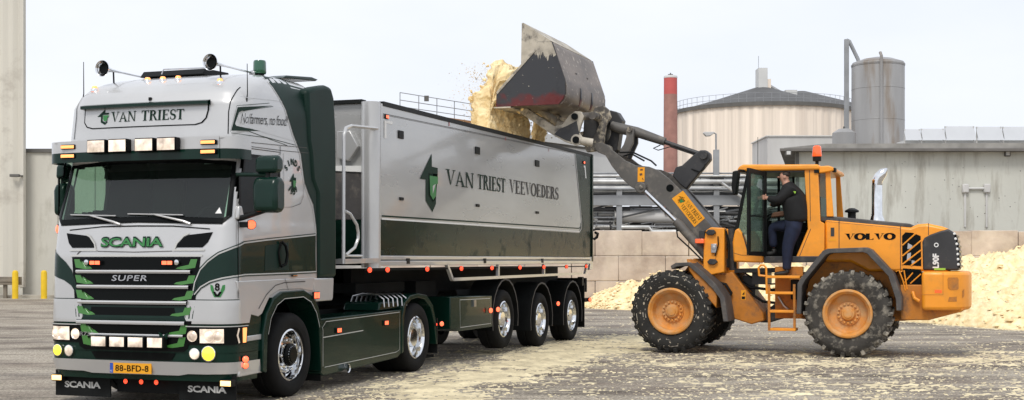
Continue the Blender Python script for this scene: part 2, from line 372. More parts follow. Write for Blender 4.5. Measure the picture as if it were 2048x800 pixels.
# ================================================================ GROUND
def gmat():
    m = bpy.data.materials.new('yard_ground'); m.use_nodes = True; t = m.node_tree; p = t.nodes['Principled BSDF']; N = t.nodes.new; K = t.links.new
    c = N('ShaderNodeTexCoord')
    def noise_(scale, detail=6, rough=.6, st=(1, 1, 1), rot=0):
        mp_ = N('ShaderNodeMapping'); mp_.inputs['Scale'].default_value = st; mp_.inputs['Rotation'].default_value = (0, 0, rot); K(c.outputs['Object'], mp_.inputs[0])
        n = N('ShaderNodeTexNoise'); n.inputs['Scale'].default_value = scale; n.inputs['Detail'].default_value = detail; n.inputs['Roughness'].default_value = rough; K(mp_.outputs[0], n.inputs['Vector']); return n.outputs['Fac']
    def ramp(x, a, b, ca, cb):
        r = N('ShaderNodeValToRGB'); r.color_ramp.elements[0].position = a; r.color_ramp.elements[0].color = (*ca, 1); r.color_ramp.elements[1].position = b; r.color_ramp.elements[1].color = (*cb, 1); K(x, r.inputs[0]); return r.outputs[0]
    def mix(f, a, b):
        x = N('ShaderNodeMix'); x.data_type = 'RGBA'; K(f, x.inputs['Factor']); K(a, x.inputs['A'])
        if isinstance(b, tuple): x.inputs['B'].default_value = (*b, 1)
        else: K(b, x.inputs['B'])
        return x.outputs['Result']
    W_ = (1, 1, 1); B_ = (0, 0, 0)
    col = ramp(noise_(.35, 7), .35, .68, (.155, .125, .10), (.30, .248, .20))
    tr = ramp(noise_(1.0, 6, .6, (.13, 1.5, 1), R(7)), .46, .60, B_, (.8, .8, .8))     # tyre streaks
    col = mix(tr, col, (.095, .076, .062))
    wet = ramp(noise_(.42, 5, .6, (.35, 1, 1), R(4)), .55, .63, B_, (.75, .75, .75)); col = mix(wet, col, (.075, .061, .051))
    dust = ramp(noise_(.55, 9, .74, (.55, 1.1, 1), R(5)), .40, .58, B_, (.9, .9, .9))
    grain = ramp(noise_(13, 8, .8), .30, .58, B_, W_)
    md = N('ShaderNodeMath'); md.operation = 'MULTIPLY'; K(dust, md.inputs[0]); K(grain, md.inputs[1])
    col = mix(md.outputs[0], col, (.54, .48, .385))
    st2 = ramp(noise_(2.2, 8, .75, (.16, 1.6, 1), R(4)), .52, .62, B_, (.75, .75, .75)); col = mix(st2, col, (.53, .47, .37))
    st3 = ramp(noise_(2.9, 8, .75, (.2, 1.7, 1), R(6)), .54, .64, B_, (.8, .8, .8)); col = mix(st3, col, (.085, .070, .058))
    fine = ramp(noise_(26, 7, .75), .36, .66, (.40, .40, .40), (1.42, 1.42, 1.42))
    mm = N('ShaderNodeMix'); mm.data_type = 'RGBA'; mm.blend_type = 'MULTIPLY'; mm.inputs['Factor'].default_value = 1; K(col, mm.inputs['A']); K(fine, mm.inputs['B']); col = mm.outputs['Result']
    sp = ramp(noise_(48, 3, .6), .65, .71, B_, (.8, .8, .8)); col = mix(sp, col, (.55, .49, .38))
    K(col, p.inputs['Base Color'])
    r = N('ShaderNodeMapRange'); r.inputs[1].default_value = .35; r.inputs[2].default_value = .7; r.inputs[3].default_value = .58; r.inputs[4].default_value = .95; K(noise_(.5, 5), r.inputs[0]); K(r.outputs[0], p.inputs['Roughness'])
    p.inputs['Specular IOR Level'].default_value = .22
    b = N('ShaderNodeBump'); b.inputs['Distance'].default_value = .02; K(noise_(9, 9, .75), b.inputs['Height']); K(b.outputs[0], p.inputs['Normal'])
    return m
M['ground'] = gmat()
MB().grid([[(x, y, 0) for x in (-900, -60, -10, 25, 80, 900)] for y in (-200, 0, 30, 60, 300, 1600)]).build('ground', 'ground', kind='structure')
# ================================================================ BUILDINGS
M.update(
 clad=mat('beige_cladding', (.62, .59, .51), .6, var=.14, scale=.5, stretch=(2, 2, .12), dirt=(.30, .26, .21), dirt_at=.68, dirt_scale=.6, dirt_soft=.15),
 conc=mat('painted_concrete', (.58, .56, .49), .8, var=.14, scale=.35, stretch=(1, 1, .4), dirt=(.30, .28, .22), dirt_at=.64, dirt_scale=.8, dirt_soft=.12, bump=.01, bscale=3),
 gconc=mat('grey_green_concrete', (.58, .58, .52), .8, var=.10, scale=.4, stretch=(1, 1, .16), dirt=(.33, .31, .26), dirt_at=.60, dirt_scale=1.6, dirt_soft=.10, bump=.01, bscale=3),
 block=mat('block_concrete', (.58, .50, .42), .9, var=.28, scale=.9, var2=(.36, .285, .23), dirt=(.60, .52, .42), dirt_at=.60, dirt_scale=1.4, dirt_soft=.12, bump=.02, bscale=5),
 roofedge=mat('roof_edge', (.16, .15, .14), .8, var=.25, scale=1),
 rooffelt=mat('roof_felt', (.30, .29, .27), .9, var=.3, scale=1.5),
 trim=mat('dark_trim', (.12, .115, .105), .7, var=.2, scale=1),
 silo=mat('silo_cladding', (.86, .75, .63), .55, var=.20, scale=1.6, stretch=(1, 1, .02), dirt=(.58, .48, .40), dirt_at=.64, dirt_scale=.25, dirt_soft=.12),
 slate=mat('silo_roof', (.105, .105, .105), .8, var=.2, scale=.4),
 tank=mat('tank_steel', (.36, .355, .35), .55, .2, var=.25, scale=.6, stretch=(1, 1, .15), dirt=(.20, .135, .075), dirt_at=.62, dirt_scale=.9, dirt_soft=.12),
 brick=mat('chimney_brick', (.37, .19, .155), .85, var=.2, scale=1.5), brickred=mat('chimney_red', (.50, .10, .09), .7, var=.12, scale=1),
 pale=mat('pale_panel', (.62, .62, .60), .6, var=.08, scale=.5), palegrey=mat('pale_grey_wall', (.58, .57, .55), .7, var=.12, scale=.5, stretch=(1, 1, .3)),
 pipe=mat('lagged_pipe', (.62, .62, .60), .35, .5, var=.25, scale=2), rust=mat('rusty_edge', (.34, .17, .07), .8, var=.4, scale=2),
 steelgrey=mat('painted_steel', (.30, .31, .32), .6, var=.2, scale=1), darkpipe=mat('dark_pipe', (.06, .06, .062), .6, var=.4, scale=1),
 bollard=mat('bollard_yellow', (.80, .52, .01), .5, var=.1, scale=4), timber=mat('grey_timber', (.22, .19, .15), .85, var=.3, scale=3),
 solar=mat('pale_sheet', (.60, .61, .62), .3, .3, var=.08, scale=.6), darkwall=mat('dark_hall_wall', (.06, .06, .06), .8, var=.3, scale=.3), greenbay=mat('green_bay', (.35, .50, .40), .7, var=.1, scale=.5),
 kerb=mat('kerb_stone', (.42, .39, .33), .9, var=.2, scale=1),
)
def px(x, y, Y): return ((x-1024)/2608.3*Y, Y, 1.64+(519.3-y)/2608.3*Y)
def X(x, Y): return (x-1024)/2608.3*Y
def Zz(y, Y): return 1.64+(519.3-y)/2608.3*Y
# tall clad building at the left edge
t = thing('clad_building', 'tall beige corrugated metal building cut by the left edge of the view', 'building', (-24, 56.5, 0))
def loc(o): return o
rb = MB(); xs = []
xr = X(45.5, 56.5)+24; n_ = 26
pf = []
for k in range(n_*2+1):
    x = -8+(xr+8)*k/(n_*2); pf += [(x, .0 if k % 2 else -.05)]
pf += [(X(45.5, 68.5)+24-.3, 12), (-8, 12)]
MB().prism(pf, .45, 18.5, 'z').build('wall', 'clad', t, sharp=20)
MB().prism([(-8, -.06), (xr+.02, -.06), (X(45.5, 68)+23.7, 11.5), (-8, 11.5)], 0, .45, 'z').build('plinth', 'conc', t)
MB().box((xr-.10, -.09, .45), (xr+.06, .2, 18.5)).build('corner_trim', 'clad', t)
lm = thing('wall_lamp', 'small dark lamp on a short bracket low on the beige corrugated building', 'lamp', px(36, 352, 56.35))
MB().box((-.28, -.25, -.05), (.12, -.05, .07)).build('housing', 'trim', lm, bevel=.02); MB().box((.1, -.1, -.03), (.2, .09, .03)).build('bracket', 'trim', lm)
# low concrete building behind the lorry cab
t = thing('concrete_shed', 'low beige concrete building with dark roof edge behind the lorry cab', 'building', (-21.0, 57.0, 0))
z1 = Zz(305, 57); xl, xr2 = X(42, 57)+21, 10.0
MB().box((xl, 0, 0), (xr2, 14, z1)).build('wall', 'conc', t)
MB().box((xl-.1, -.10, z1+.002), (xr2+.1, 14.1, z1+.16)).build('roof_edge', 'trim', t)
for k in range(1, 5): MB().box((xl+k*1.62-.012, -.012, .3), (xl+k*1.62+.012, 0, z1-.05)).build('wall_joint', 'trim', t)
MB().box((xl+1.6, -.16, z1-.22), (xl+3.2, -.12, z1+.14)).build('gutter', 'trim', t)
MB().box((-35, 55.2, 0), (-11, 56.3, .13)).build('kerb', 'kerb', kind='structure')
MB().grid([[(-60, 54, .004), (-8, 54, .004)], [(-60, 56.4, .004), (-8, 56.4, .004)]]).build('pavement', 'kerb', kind='structure')
bl0 = None
for i, (x, lab) in enumerate(((30.5, 'yellow bollard standing in front of the grey guard rail'), (88, 'yellow bollard standing alone beside the lorry cab'))):
    p = px(x, 597, 54.6)
    if i == 0:
        b_ = MB().lathe([(.125, 0), (.125, 1.08), (.10, 1.16), (.05, 1.19), (0, 1.195)], (0, 0, 0), 'z', 18).build('bollard', 'bollard', sharp=30); bl0 = b_
    else: b_ = bl0.copy(); COL.objects.link(b_)
    b_.location = (p[0], p[1], 0); tag(b_, lab, 'bollard', 'yellow bollards by the left buildings')
gr = thing('guard_rail', 'weathered grey guard rail in front of the beige corrugated building', 'guard rail', (X(10, 54.9), 54.9, 0))
MB().box((-3, -.05, .58), (.70, .05, .92)).box((-3, -.08, .7), (.70, -.05, .8)).build('rail', 'timber', gr, bevel=.02)
for x in (-1.4, -.1): MB().box((x, .05, 0), (x+.14, .18, .9)).build('post', 'timber', gr)
# grey building with roof railing behind the trailer
t = thing('flat_roof_building', 'pale grey flat roofed building with roof railing showing above the trailer', 'building', (0, 80, 0))
A0 = Vector((X(800, 70), 70-80)); A1 = Vector((X(1226, 88), 88-80)); zt = Zz(236, 72)
def wq(z0, z1_, off=0, a=0, b=1, th=6):
    d = (A1-A0); nrm = Vector((-d.y, d.x)).normalized(); P0 = A0+d*a-nrm*off; P1 = A0+d*b-nrm*off
    return MB().prism([tuple(P0), tuple(P1), tuple(P1+nrm*(th+off)), tuple(P0+nrm*(th+off))], z0, z1_, 'z')
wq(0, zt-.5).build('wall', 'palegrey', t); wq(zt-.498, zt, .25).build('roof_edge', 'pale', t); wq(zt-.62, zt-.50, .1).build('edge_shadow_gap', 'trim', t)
wq(zt+.002, zt+.16, .1, 0, .32, .5).build('rusty_kerb', 'rust', t)
wq(zt-2.6, zt-2.4, .12).build('wall_band', 'trim', t)
d_ = A1-A0
rl = MB()
for h in (.4, .75, 1.15): rl.tube([(A0.x, A0.y, zt+h), (A1.x, A1.y, zt+h)], .022, 6)
for k in range(15): p = A0+d_*(k/14); rl.tube([(p.x, p.y, zt), (p.x, p.y, zt+1.15)], .024, 6)
rl.build('roof_railing', 'steelgrey', t)
fl_ = MB(); p = A0+d_*.10; fl_.box((p.x-.1, p.y-.1, zt+.9), (p.x+.15, p.y+.05, zt+1.2)); fl_.build('flood_lamp', 'trim', t)
p0 = A0+d_*.90; wq(zt-4.2, zt-1.05, .32, .80, .999).build('wall_panel', 'pale', t)
# chimney
c_ = thing('chimney', 'slim round brick chimney with a bright red painted top band', 'chimney', (X(1341, 105), 105, 0))
r_ = 13.5/2608.3*105; zc = Zz(152, 105); zr = Zz(189, 105)
MB().lathe([(r_*1.12, 0), (r_, zr)], (0, 0, 0), 'z', 28).build('shaft', 'brick', c_); MB().lathe([(r_*.998, zr), (r_*.985, zc-.18)], (0, 0, 0), 'z', 28).build('painted_band', 'brickred', c_)
MB().lathe([(r_*1.0, zc-.18), (r_*1.02, zc-.12), (r_*.96, zc), (r_*.5, zc+.05)], (0, 0, 0), 'z', 28).build('cap', 'pale', c_); MB().tube([(0, 0, zc), (0, 0, zc+.25)], .05, 6).box((-.2, -.05, zc+.1), (.2, .05, zc+.15)).build('lightning_rod', 'trim', c_)
# big sugar silo
SY = 150
def big_silo(name, lab, cx, Y, rpx, ytop, yapex, house):
    s_ = thing(name, lab, 'silo', (X(cx, Y), Y, 0)); r = rpx/2608.3*Y; zt_ = Zz(ytop, Y-r*.6); za = Zz(yapex, Y)
    N = 120; mb = MB(); rows = []
    for z in (0, zt_): rows.append([((r+(.09 if k % 2 else 0))*cos(2*pi*k/N), (r+(.09 if k % 2 else 0))*sin(2*pi*k/N), z) for k in range(N)])
    mb.grid(rows, close=True); mb.build('wall', 'silo', s_, sharp=15)
    MB().lathe([(r+.30, zt_-.3), (r+.30, zt_+.12), (r-.5, zt_+.15)], (0, 0, 0), 'z', 64).build('eaves', 'trim', s_)
    MB().lathe([(r-.2, zt_+.1), (r*.55, zt_+(za-zt_)*.48), (.9, za), (0, za)], (0, 0, 0), 'z', 64).build('roof', 'slate', s_, sharp=60)
    rr = MB()
    for h in ((.55, 1.1) if house else ()): rr.tube([((r)*cos(a), (r)*sin(a), zt_+h) for a in frange(0, 2*pi, 72)], .022, 5, cap=False)
    for k in range(72 if house else 0): a = 2*pi*k/72; rr.tube([(r*cos(a), r*sin(a), zt_), (r*cos(a), r*sin(a), zt_+1.1)], .022, 4)
    if house: rr.build('roof_railing', 'steelgrey', s_)
    if house:
        k = Y/2608.3
        MB().box((-10*k, -1, za-.3), (8*k, 1.0, Zz(138, Y))).build('roof_house', 'pale', s_); MB().box((8*k, -.9, za-.3), (15*k, .9, Zz(160, Y))).build('roof_cabin', 'silo', s_)
        MB().tube([(-7*k, 0, Zz(138, Y)), (-7*k, 0, Zz(112, Y))], .03, 5).build('mast', 'steelgrey', s_)
        MB().tube([(12*k, 0, Zz(170, Y)), (70*k, 5, Zz(182, Y)), (150*k, 20, Zz(205, Y))], .22, 6).build('conveyor', 'palegrey', s_)
        MB().box((55*k, 2, Zz(186, Y)), (78*k, 6, Zz(175, Y))).build('drive_cabin', 'pale', s_)
    return s_
big_silo('storage_silo', 'huge round cream clad silo with shallow dark conical roof and roof house', 1524, SY, 176, 214, 176, True)
big_silo('storage_silo', 'second big silo whose dark roof shows behind the cream silo on its right', 1602, 230, 178, 222, 183, False)
# steel tank and its small neighbour
t = thing('steel_tank', 'tall stained grey steel tank with riser pipes standing behind the concrete hall', 'tank', (X(1756, 75), 75, 0)); r = 51.5/2608.3*75; zt_ = Zz(130, 75)
MB().lathe([(r, 0), (r, zt_), (r*.97, zt_+.12), (r*.6, zt_+.32), (.2, zt_+.45), (0, zt_+.46)], (0, 0, 0), 'z', 48).build('shell', 'tank', t, sharp=25)
MB().lathe([(r+.015, zt_-.1), (r+.03, zt_), (r, zt_+.05)], (0, 0, 0), 'z', 48).build('top_ring', 'tank', t)
for k, z in enumerate((7.8, 9.6, 11.4)): MB().lathe([(r+.004, z), (r+.012, z+.02), (r+.004, z+.04)], (0, 0, 0), 'z', 48).build('weld_seam', 'tank', t)
xx = X(1747, 75)-X(1756, 75)
MB().tube([(xx, -r-.12, 5), (xx, -r-.12, zt_+.3), (xx, -r+.1, zt_+.5)], .09, 8).build('riser_pipe', 'tank', t)
MB().tube([(xx+1.05, -r*.72-.1, 5), (xx+1.05, -r*.72-.1, zt_)], .06, 6).build('riser_pipe', 'steelgrey', t)
xa = X(1694, 75)-X(1756, 75); za = Zz(78, 75)
MB().prism([(xa-.12, 0), (xa+.12, 0), (xa+.12, .2), (xa-.12, .2)], 4, za, 'z').build('elevator_leg', 'steelgrey', t)
MB().tube([(xa, .1, za-.05), (xa+.15, .1, za-.1), (xa+.62, 0, zt_+.35), (xa+.70, 0, zt_+.1)], .11, 8).build('feed_spout', 'steelgrey', t)
t = thing('small_tank', 'short stained steel tank tucked beside the foot of the tall tank', 'tank', (X(1688, 72), 72, 0))
MB().lathe([(23/2608.3*72, 0), (23/2608.3*72, Zz(266, 72)), (.3, Zz(258, 72)), (0, Zz(257, 72))], (0, 0, 0), 'z', 32).build('shell', 'tank', t, sharp=25); MB().tube([(0, 0, Zz(258, 72)), (0, 0, Zz(253, 72))], .06, 6).build('vent', 'trim', t)
# grey panel building between silo and hall
t = thing('panel_building', 'pale flat panel building between the cream silo and the concrete hall', 'building', (X(1535, 95), 95, 0))
MB().box((0, 0, 0), (8, 6, Zz(273, 95))).build('wall', 'palegrey', t); MB().box((-.1, -.1, Zz(273, 95)), (8.1, 6.1, Zz(271, 95))).build('roof_edge', 'pale', t)
# long concrete hall on the right
HY = 55; hx = X(1590, HY)
t = thing('concrete_hall', 'long grey green concrete hall with dark roof edge behind the loader', 'building', (hx, HY, 0))
zh = Zz(304, HY)
MB().prism([(0, 0), (24, 0), (24, 18), (hx*18/55+.3, 18)], 0, zh, 'z').build('wall', 'gconc', t)
k_ = hx*18/55
MB().prism([(-.75, -.55), (24.3, -.55), (24.3, 18.3), (k_-.2, 18.3)], zh+.002, zh+.11, 'z').build('roof_edge', 'roofedge', t)
rc = MB(); P_ = [(-.55, -.42), (1.2, -.42), (24.3, -.42), (24.3, 18.2), (k_+1.2, 18.2), (k_-.1, 18.2)]; h_ = [.03, .20, .30, .30, .20, .03]
rc.add([(x, y, zh+.112) for x, y in P_]+[(x, y, zh+.112+q) for (x, y), q in zip(P_, h_)], [(0, 1, 4, 5), (1, 2, 3, 4), (6, 11, 10, 7), (7, 10, 9, 8)]+[(k, (k+1) % 6, 6+(k+1) % 6, 6+k) for k in range(6)]); rc.build('roof_covering', 'rooffelt', t)
MB().box((.02, -.14, 0), (.14, -.02, zh)).build('down_pipe', 'trim', t)
for x in (1566-1590, 2008-1590):
    xx = x/2608.3*HY; o_ = MB().box((xx, -.55 if x < 0 else -.12, Zz(313, HY)), (xx+.24, -.3 if x < 0 else 0, Zz(302, HY))).build('flood_lamp', 'trim', t, bevel=.02)
    MB().box((xx+.04, -.56 if x < 0 else -.13, Zz(311, HY)), (xx+.20, -.55 if x < 0 else -.12, Zz(304, HY))).build('lens', 'pale', o_)
for x in (1930, 1973):
    xx = (x-1590)/2608.3*HY; MB().box((xx-.05, -.06, 3.0), (xx+.03, 0, Zz(380, HY))).build('pipe_stub', 'palegrey', t, bevel=.02); MB().box((xx-.15, -.16, Zz(386, HY)), (xx+.13, 0, Zz(368, HY))).build('junction_box', 'palegrey', t, bevel=.05)
MB().tube([((1930-1590)/2608.3*HY, -.08, Zz(377, HY)), ((1973-1590)/2608.3*HY, -.08, Zz(377, HY))], .05, 8).build('cross_pipe', 'pale', t)
for k, x in enumerate((1790, 1893, 1985)): xx = (x-1590)/2608.3*HY; MB().box((xx-.012, -.008, 2.6), (xx+.012, 0, zh-.1)).build('wall_joint', 'gconc', t)
rnd = random.Random(3); hh = MB()
for k in range(40):
    xx = rnd.uniform(3, 10); z = rnd.uniform(3.0, zh-.4); q = rnd.uniform(.008, .02); hh.box((xx-q, -.004, z-q), (xx+q, .01, z+q))
o_ = hh.build('bolt_holes', 'trim', t); o_['kind'] = 'stuff'
for x0, x1, y0 in ((1812, 1844, 257), (1846, 1892, 256), (1894, 1953, 251), (1957, 2008, 252), (2010, 2075, 252)):
    a = X(x0, 64); b = X(x1, 64); zb = Zz(280, 64); z2 = Zz(y0, 64)
    p = thing('roof_panel', 'pale upright sheet panel on the concrete hall roof', 'roof panel', ((a+b)/2, 64, zb), 0, 'pale sheet panels along the hall roof')
    MB().add([(-(b-a)/2, 0, 0), ((b-a)/2, 0, 0), ((b-a)/2, .35, z2-zb), (-(b-a)/2, .35, z2-zb), (-(b-a)/2, .05, 0), ((b-a)/2, .05, 0), ((b-a)/2, .4, z2-zb), (-(b-a)/2, .4, z2-zb)], [(0,1,2,3),(7,6,5,4),(0,4,5,1),(1,5,6,2),(2,6,7,3),(3,7,4,0)]).build('sheet', 'solar', p)
    MB().box((-(b-a)/2, .3, -.35), (-(b-a)/2+.06, .36, z2-zb)).box(((b-a)/2-.06, .3, -.35), ((b-a)/2, .36, z2-zb)).build('frame', 'palegrey', p)
t2 = MB().box((X(1805, 65), 64.6, zh+.2), (X(2090, 65), 66, Zz(282, 65))); o_ = t2.build('roof_upstand', 'pale'); o_.parent = t; o_.matrix_parent_inverse = Matrix.Translation((-hx, -HY, 0))
# ---- pipe rack
pr = thing('pipe_rack', 'grey steel pipe rack stacked with silvery pipes behind the loader arm', 'pipe rack', (X(1330, 62), 62, 0))
PX0, PX1 = X(1150, 62)-X(1330, 62), X(1500, 62)-X(1330, 62)
rnd = random.Random(11)
for x in (1238, 1432, 1600):
    q = (x-1330)/2608.3*62; MB().box((q-.13, -.2, 0), (q+.13, .06, Zz(300 if x == 1432 else 350, 62))).build('post', 'steelgrey', pr)
for y0, y1 in ((391, 411),): MB().box((PX0, -.24, Zz(y1, 62)), (PX1+4, -.02, Zz(y0, 62))).build('beam', 'steelgrey', pr)
for y, r_, mm, dy in ((353, .05, 'pipe', -.4), (359, .09, 'pipe', .3), (364, .12, 'pipe', -.3), (371, .08, 'darkpipe', .2), (376, .10, 'pipe', -.2), (383, .12, 'pipe', .4), (389, .09, 'darkpipe', 0), (379, .05, 'steelgrey', -.5), (395, .08, 'pipe', .6), (346, .04, 'steelgrey', .2)):
    q0 = PX0+rnd.uniform(-1, .3); q1 = PX1+rnd.uniform(2, 4)
    MB().tube([(q0, dy, Zz(y, 62)), (q1, dy, Zz(y, 62))], r_, 10).build('pipe', mm, pr)
for k in range(26):
    y = rnd.uniform(415, 466); r_ = rnd.choice((.04, .06, .1, .16, .05)); q0 = PX0+rnd.uniform(0, 6.5); ln = rnd.uniform(1.5, 5); dy = rnd.uniform(-.2, 1.6); z = Zz(y, 62); zz = z+rnd.choice((0, 0, .12, -.2))
    MB().tube([(q0, dy, z), (q0+ln*.5, dy, z), (q0+ln*.56, dy, zz), (q0+ln, dy, zz)], r_, 8).build('pipe', rnd.choice(('pipe', 'darkpipe', 'steelgrey', 'darkpipe')), pr)
MB().tube([(PX0+1.9, .3, Zz(431, 62)), (PX0+5.2, .3, Zz(434, 62))], .30, 14).build('pipe', 'palegrey', pr)
for k in range(70):
    y = rnd.uniform(412, 470); r_ = rnd.choice((.02, .03, .03, .045, .06)); q0 = PX0+rnd.uniform(-.5, 8); ln = rnd.uniform(.6, 3.5); dy = rnd.uniform(-.35, 1.5); z = Zz(y, 62); up = rnd.choice((0, 0, 0, .5, -.4, .9))
    MB().tube([(q0, dy, z), (q0+ln, dy, z+up*rnd.random())], r_, 6).build('pipe', rnd.choice(('pipe', 'darkpipe', 'steelgrey', 'darkpipe', 'pale')), pr)
for k in range(34):
    q = PX0+rnd.uniform(-.3, 8.6); y0 = rnd.uniform(345, 440); MB().tube([(q, rnd.uniform(-.1, 1.2), Zz(y0, 62)), (q, rnd.uniform(-.1, 1.2), Zz(y0+rnd.uniform(8, 30), 62))], rnd.choice((.02, .03, .045)), 6).build('vertical_pipe', rnd.choice(('steelgrey', 'darkpipe', 'darkpipe')), pr)
for k in range(18):
    y = rnd.uniform(346, 390); MB().tube([(PX0-.5, rnd.uniform(-.3, 1.6), Zz(y, 62)), (PX1+3, rnd.uniform(-.3, 1.6), Zz(y+rnd.uniform(-1, 1), 62))], rnd.choice((.02, .03, .04)), 6).build('pipe', rnd.choice(('steelgrey', 'darkpipe', 'pipe')), pr)
for k in range(22):
    q = PX0+rnd.uniform(0, 8.4); y0 = rnd.uniform(412, 440); MB().tube([(q, rnd.uniform(-.1, 1.2), Zz(y0, 62)), (q, rnd.uniform(-.1, 1.2), Zz(rnd.uniform(450, 475), 62))], rnd.choice((.03, .05, .035)), 6).build('vertical_pipe', rnd.choice(('steelgrey', 'darkpipe', 'pipe')), pr)
for k in range(5):
    q = PX0+.6+k*1.5; MB().tube([(q, .8, Zz(462, 62)), (q+.7, .8, Zz(418, 62))], .035, 6).build('brace', 'darkpipe', pr)
MB().box((PX0, 1.9, 0), (PX1+4, 2.2, Zz(412, 62))).build('back_wall', 'darkpipe', pr)
MB().tube([((1440-1330)/2608.3*62, -.5, Zz(367, 62)), ((1483-1330)/2608.3*62, -.5, Zz(398, 62))], .07, 8).build('pipe', 'pipe', pr)
MB().box(((1418-1330)/2608.3*62, -.3, Zz(364, 62)), ((1446-1330)/2608.3*62, .1, Zz(354, 62))).build('cable_tray', 'darkpipe', pr)
# ---- street lamp
sl = thing('street_lamp', 'grey street lamp with flat head in front of the cream silo', 'street lamp', (X(1432, 70), 70, 0))
MB().tube([(0, 0, 0), (0, 0, Zz(300, 70))], .11, 10).build('pole', 'steelgrey', sl); MB().tube([(0, 0, Zz(300, 70)), (0, 0, Zz(268, 70)), (-.12, 0, Zz(265.5, 70)), (-.3, 0, Zz(265.5, 70))], .045, 8).build('arm', 'steelgrey', sl)
MB().prism([(-.70, Zz(266.5, 70)), (-.66, Zz(264, 70)), (-.12, Zz(264, 70)), (-.12, Zz(267, 70)), (-.3, Zz(272, 70)), (-.55, Zz(273, 70))], -.16, .16).build('lamp_head', 'palegrey', sl, bevel=.03)
# ---- wall of stacked concrete blocks
bw = thing('block_wall', 'long wall of stacked weathered concrete blocks behind the feed heap', 'wall', (X(1190, 46), 46, 0))
rnd = random.Random(5); bw_, bh_ = 1.66, .885
for row in range(3):
    for k in range(-5, 11):
        x0 = k*bw_+(.0 if row % 2 == 0 else .83)+rnd.uniform(-.01, .01); dy = rnd.uniform(-.025, .025)
        if row == 2 and k == 0: pass
        b_ = MB().box((x0+.008, dy, row*bh_+.004), (x0+bw_-.008, .85+dy, (row+1)*bh_-.004+(rnd.uniform(-.02, .03) if row == 2 else 0))).build('block', 'block', bw, bevel=.025)
# ---- feed heap against the wall
def heap_front(x): return lerp([(1.5, 45.8), (2.8, 43.5), (4, 42), (8, 41), (9.5, 38.5), (10.6, 34), (11.6, 30.5), (13, 29.2), (20, 28), (26, 27)], x)
def heap_ridge(x): return lerp([(1.5, 0), (2.6, .15), (3.5, .45), (4.9, .98), (8, 1.12), (12, 1.30), (14.5, 1.42), (16, 1.58), (18, 1.85), (22, 2.1)], x)
rows = []
for j in range(151):
    t_ = j/150; row = []
    for i in range(261):
        x = 1.2+i*.085; yf = heap_front(x); y = yf+(45.95-yf)*t_**1.35
        h = heap_ridge(x); base = h*(1-(1-t_**1.0)**1.9)
        edge = min(1, (y-yf)/1.2)
        z = base+edge*min(1, h*1.2+.15)*(.26*fbm((x*.75, y*.75, 1), 3)+.16*fbm((x*2.6, y*2.2, 5), 4)+.22*max(0, fbm((x*1.1, y*1.3, 8), 3))+.16*abs(fbm((x*2.0, y*1.5, 12), 3)))+.17*edge*abs(fbm((x*4.2, y*3.2, 3), 4, .65))*min(1, h+.2)
        if t_ == 0: z = -.04
        row.append((x, y, max(z, -.04)))
    rows.append(row)
hm = MB().grid(rows); rnd = random.Random(31)
for k in range(2600):   # clods lying on the heap
    r_ = rows[int(150*rnd.random()**1.3)]; x, y, z = r_[rnd.randrange(12, 250)]
    if z < 0: continue
    q = rnd.choice((.02, .03, .035, .045, .06, .085))*rnd.uniform(.7, 1.3); n0 = len(hm.v)
    vs = [(x+q*a_*rnd.uniform(.6, 1.2), y+q*b_*rnd.uniform(.6, 1.2), z+.3*q+q*.8*c_*rnd.uniform(.6, 1.2)) for a_, b_, c_ in ((1, 0, 0), (0, 1, 0), (-1, 0, 0), (0, -1, 0), (.6, .6, .7), (-.6, .6, .7), (-.6, -.6, .7), (.6, -.6, .7))]
    hm.add(vs, [(4, 5, 6, 7), (0, 1, 5, 4), (1, 2, 5), (2, 6, 5), (2, 3, 6), (3, 7, 6), (3, 0, 7), (0, 4, 7), (0, 1, 4)][:1]+[(0, 1, 4), (1, 5, 4), (1, 2, 5), (2, 6, 5), (2, 3, 6), (3, 7, 6), (3, 0, 7), (0, 4, 7)])
o_ = hm.build('feed_heap', 'feed', sharp=180); tag(o_, 'big pale yellow heap of pulpy feed against the concrete block wall', 'feed heap', kind='stuff')
# ---- feed trodden over the yard
def spill(x, y):
    dx, dy = x-TX_, y-TY_; u = dx*sin(TH_)+dy*cos(TH_); v = -dx*cos(TH_)+dy*sin(TH_)
    m_ = 0
    if -2.2 < u < 15: m_ = .85*math.exp(-((v+1.25-.03*u)/(.75+.075*max(0, u)))**2)*min(1, max(0, (u+2.0)/2.2))*min(1, max(0, (15-u)/3))
    m_ = max(m_, .42*math.exp(-((y-21.0-.05*x)/2.6)**2)*min(1, max(0, (x+.5)/2)), .30*math.exp(-((y-17)/2.2)**2)*min(1, max(0, (x-.5)/2)))
    if x > 7: m_ = max(m_, .55*math.exp(-((y-heap_front(max(x, 8)))/1.3)**2))
    return m_
TX_, TY_, TH_ = -2.624, 15.623, R(19.42)
rows = []
for j in range(310):
    y = 14.2+j*.055 if j < 200 else 25.2+(j-200)*.11; row = []
    for i in range(330):
        x = -3.6+i*.055; m_ = spill(x, y)
        n = .5*fbm((x*.9, y*1.1, 2), 3)+.50*fbm((x*4.2, y*5.0, 7), 4, .7)+.75*fbm((x*13, y*13, 4), 2)
        z = (m_-.60+n*1.05)*.032
        row.append((x, y, min(max(z, -.03), .05)))
    rows.append(row)
o_ = MB().grid(rows).build('spilled_feed', 'feedg', sharp=180); tag(o_, 'pale spilled feed trodden over the yard beside the lorry wheels', 'spilled feed', kind='stuff')
rnd = random.Random(21); cm = MB(); cnt = 0
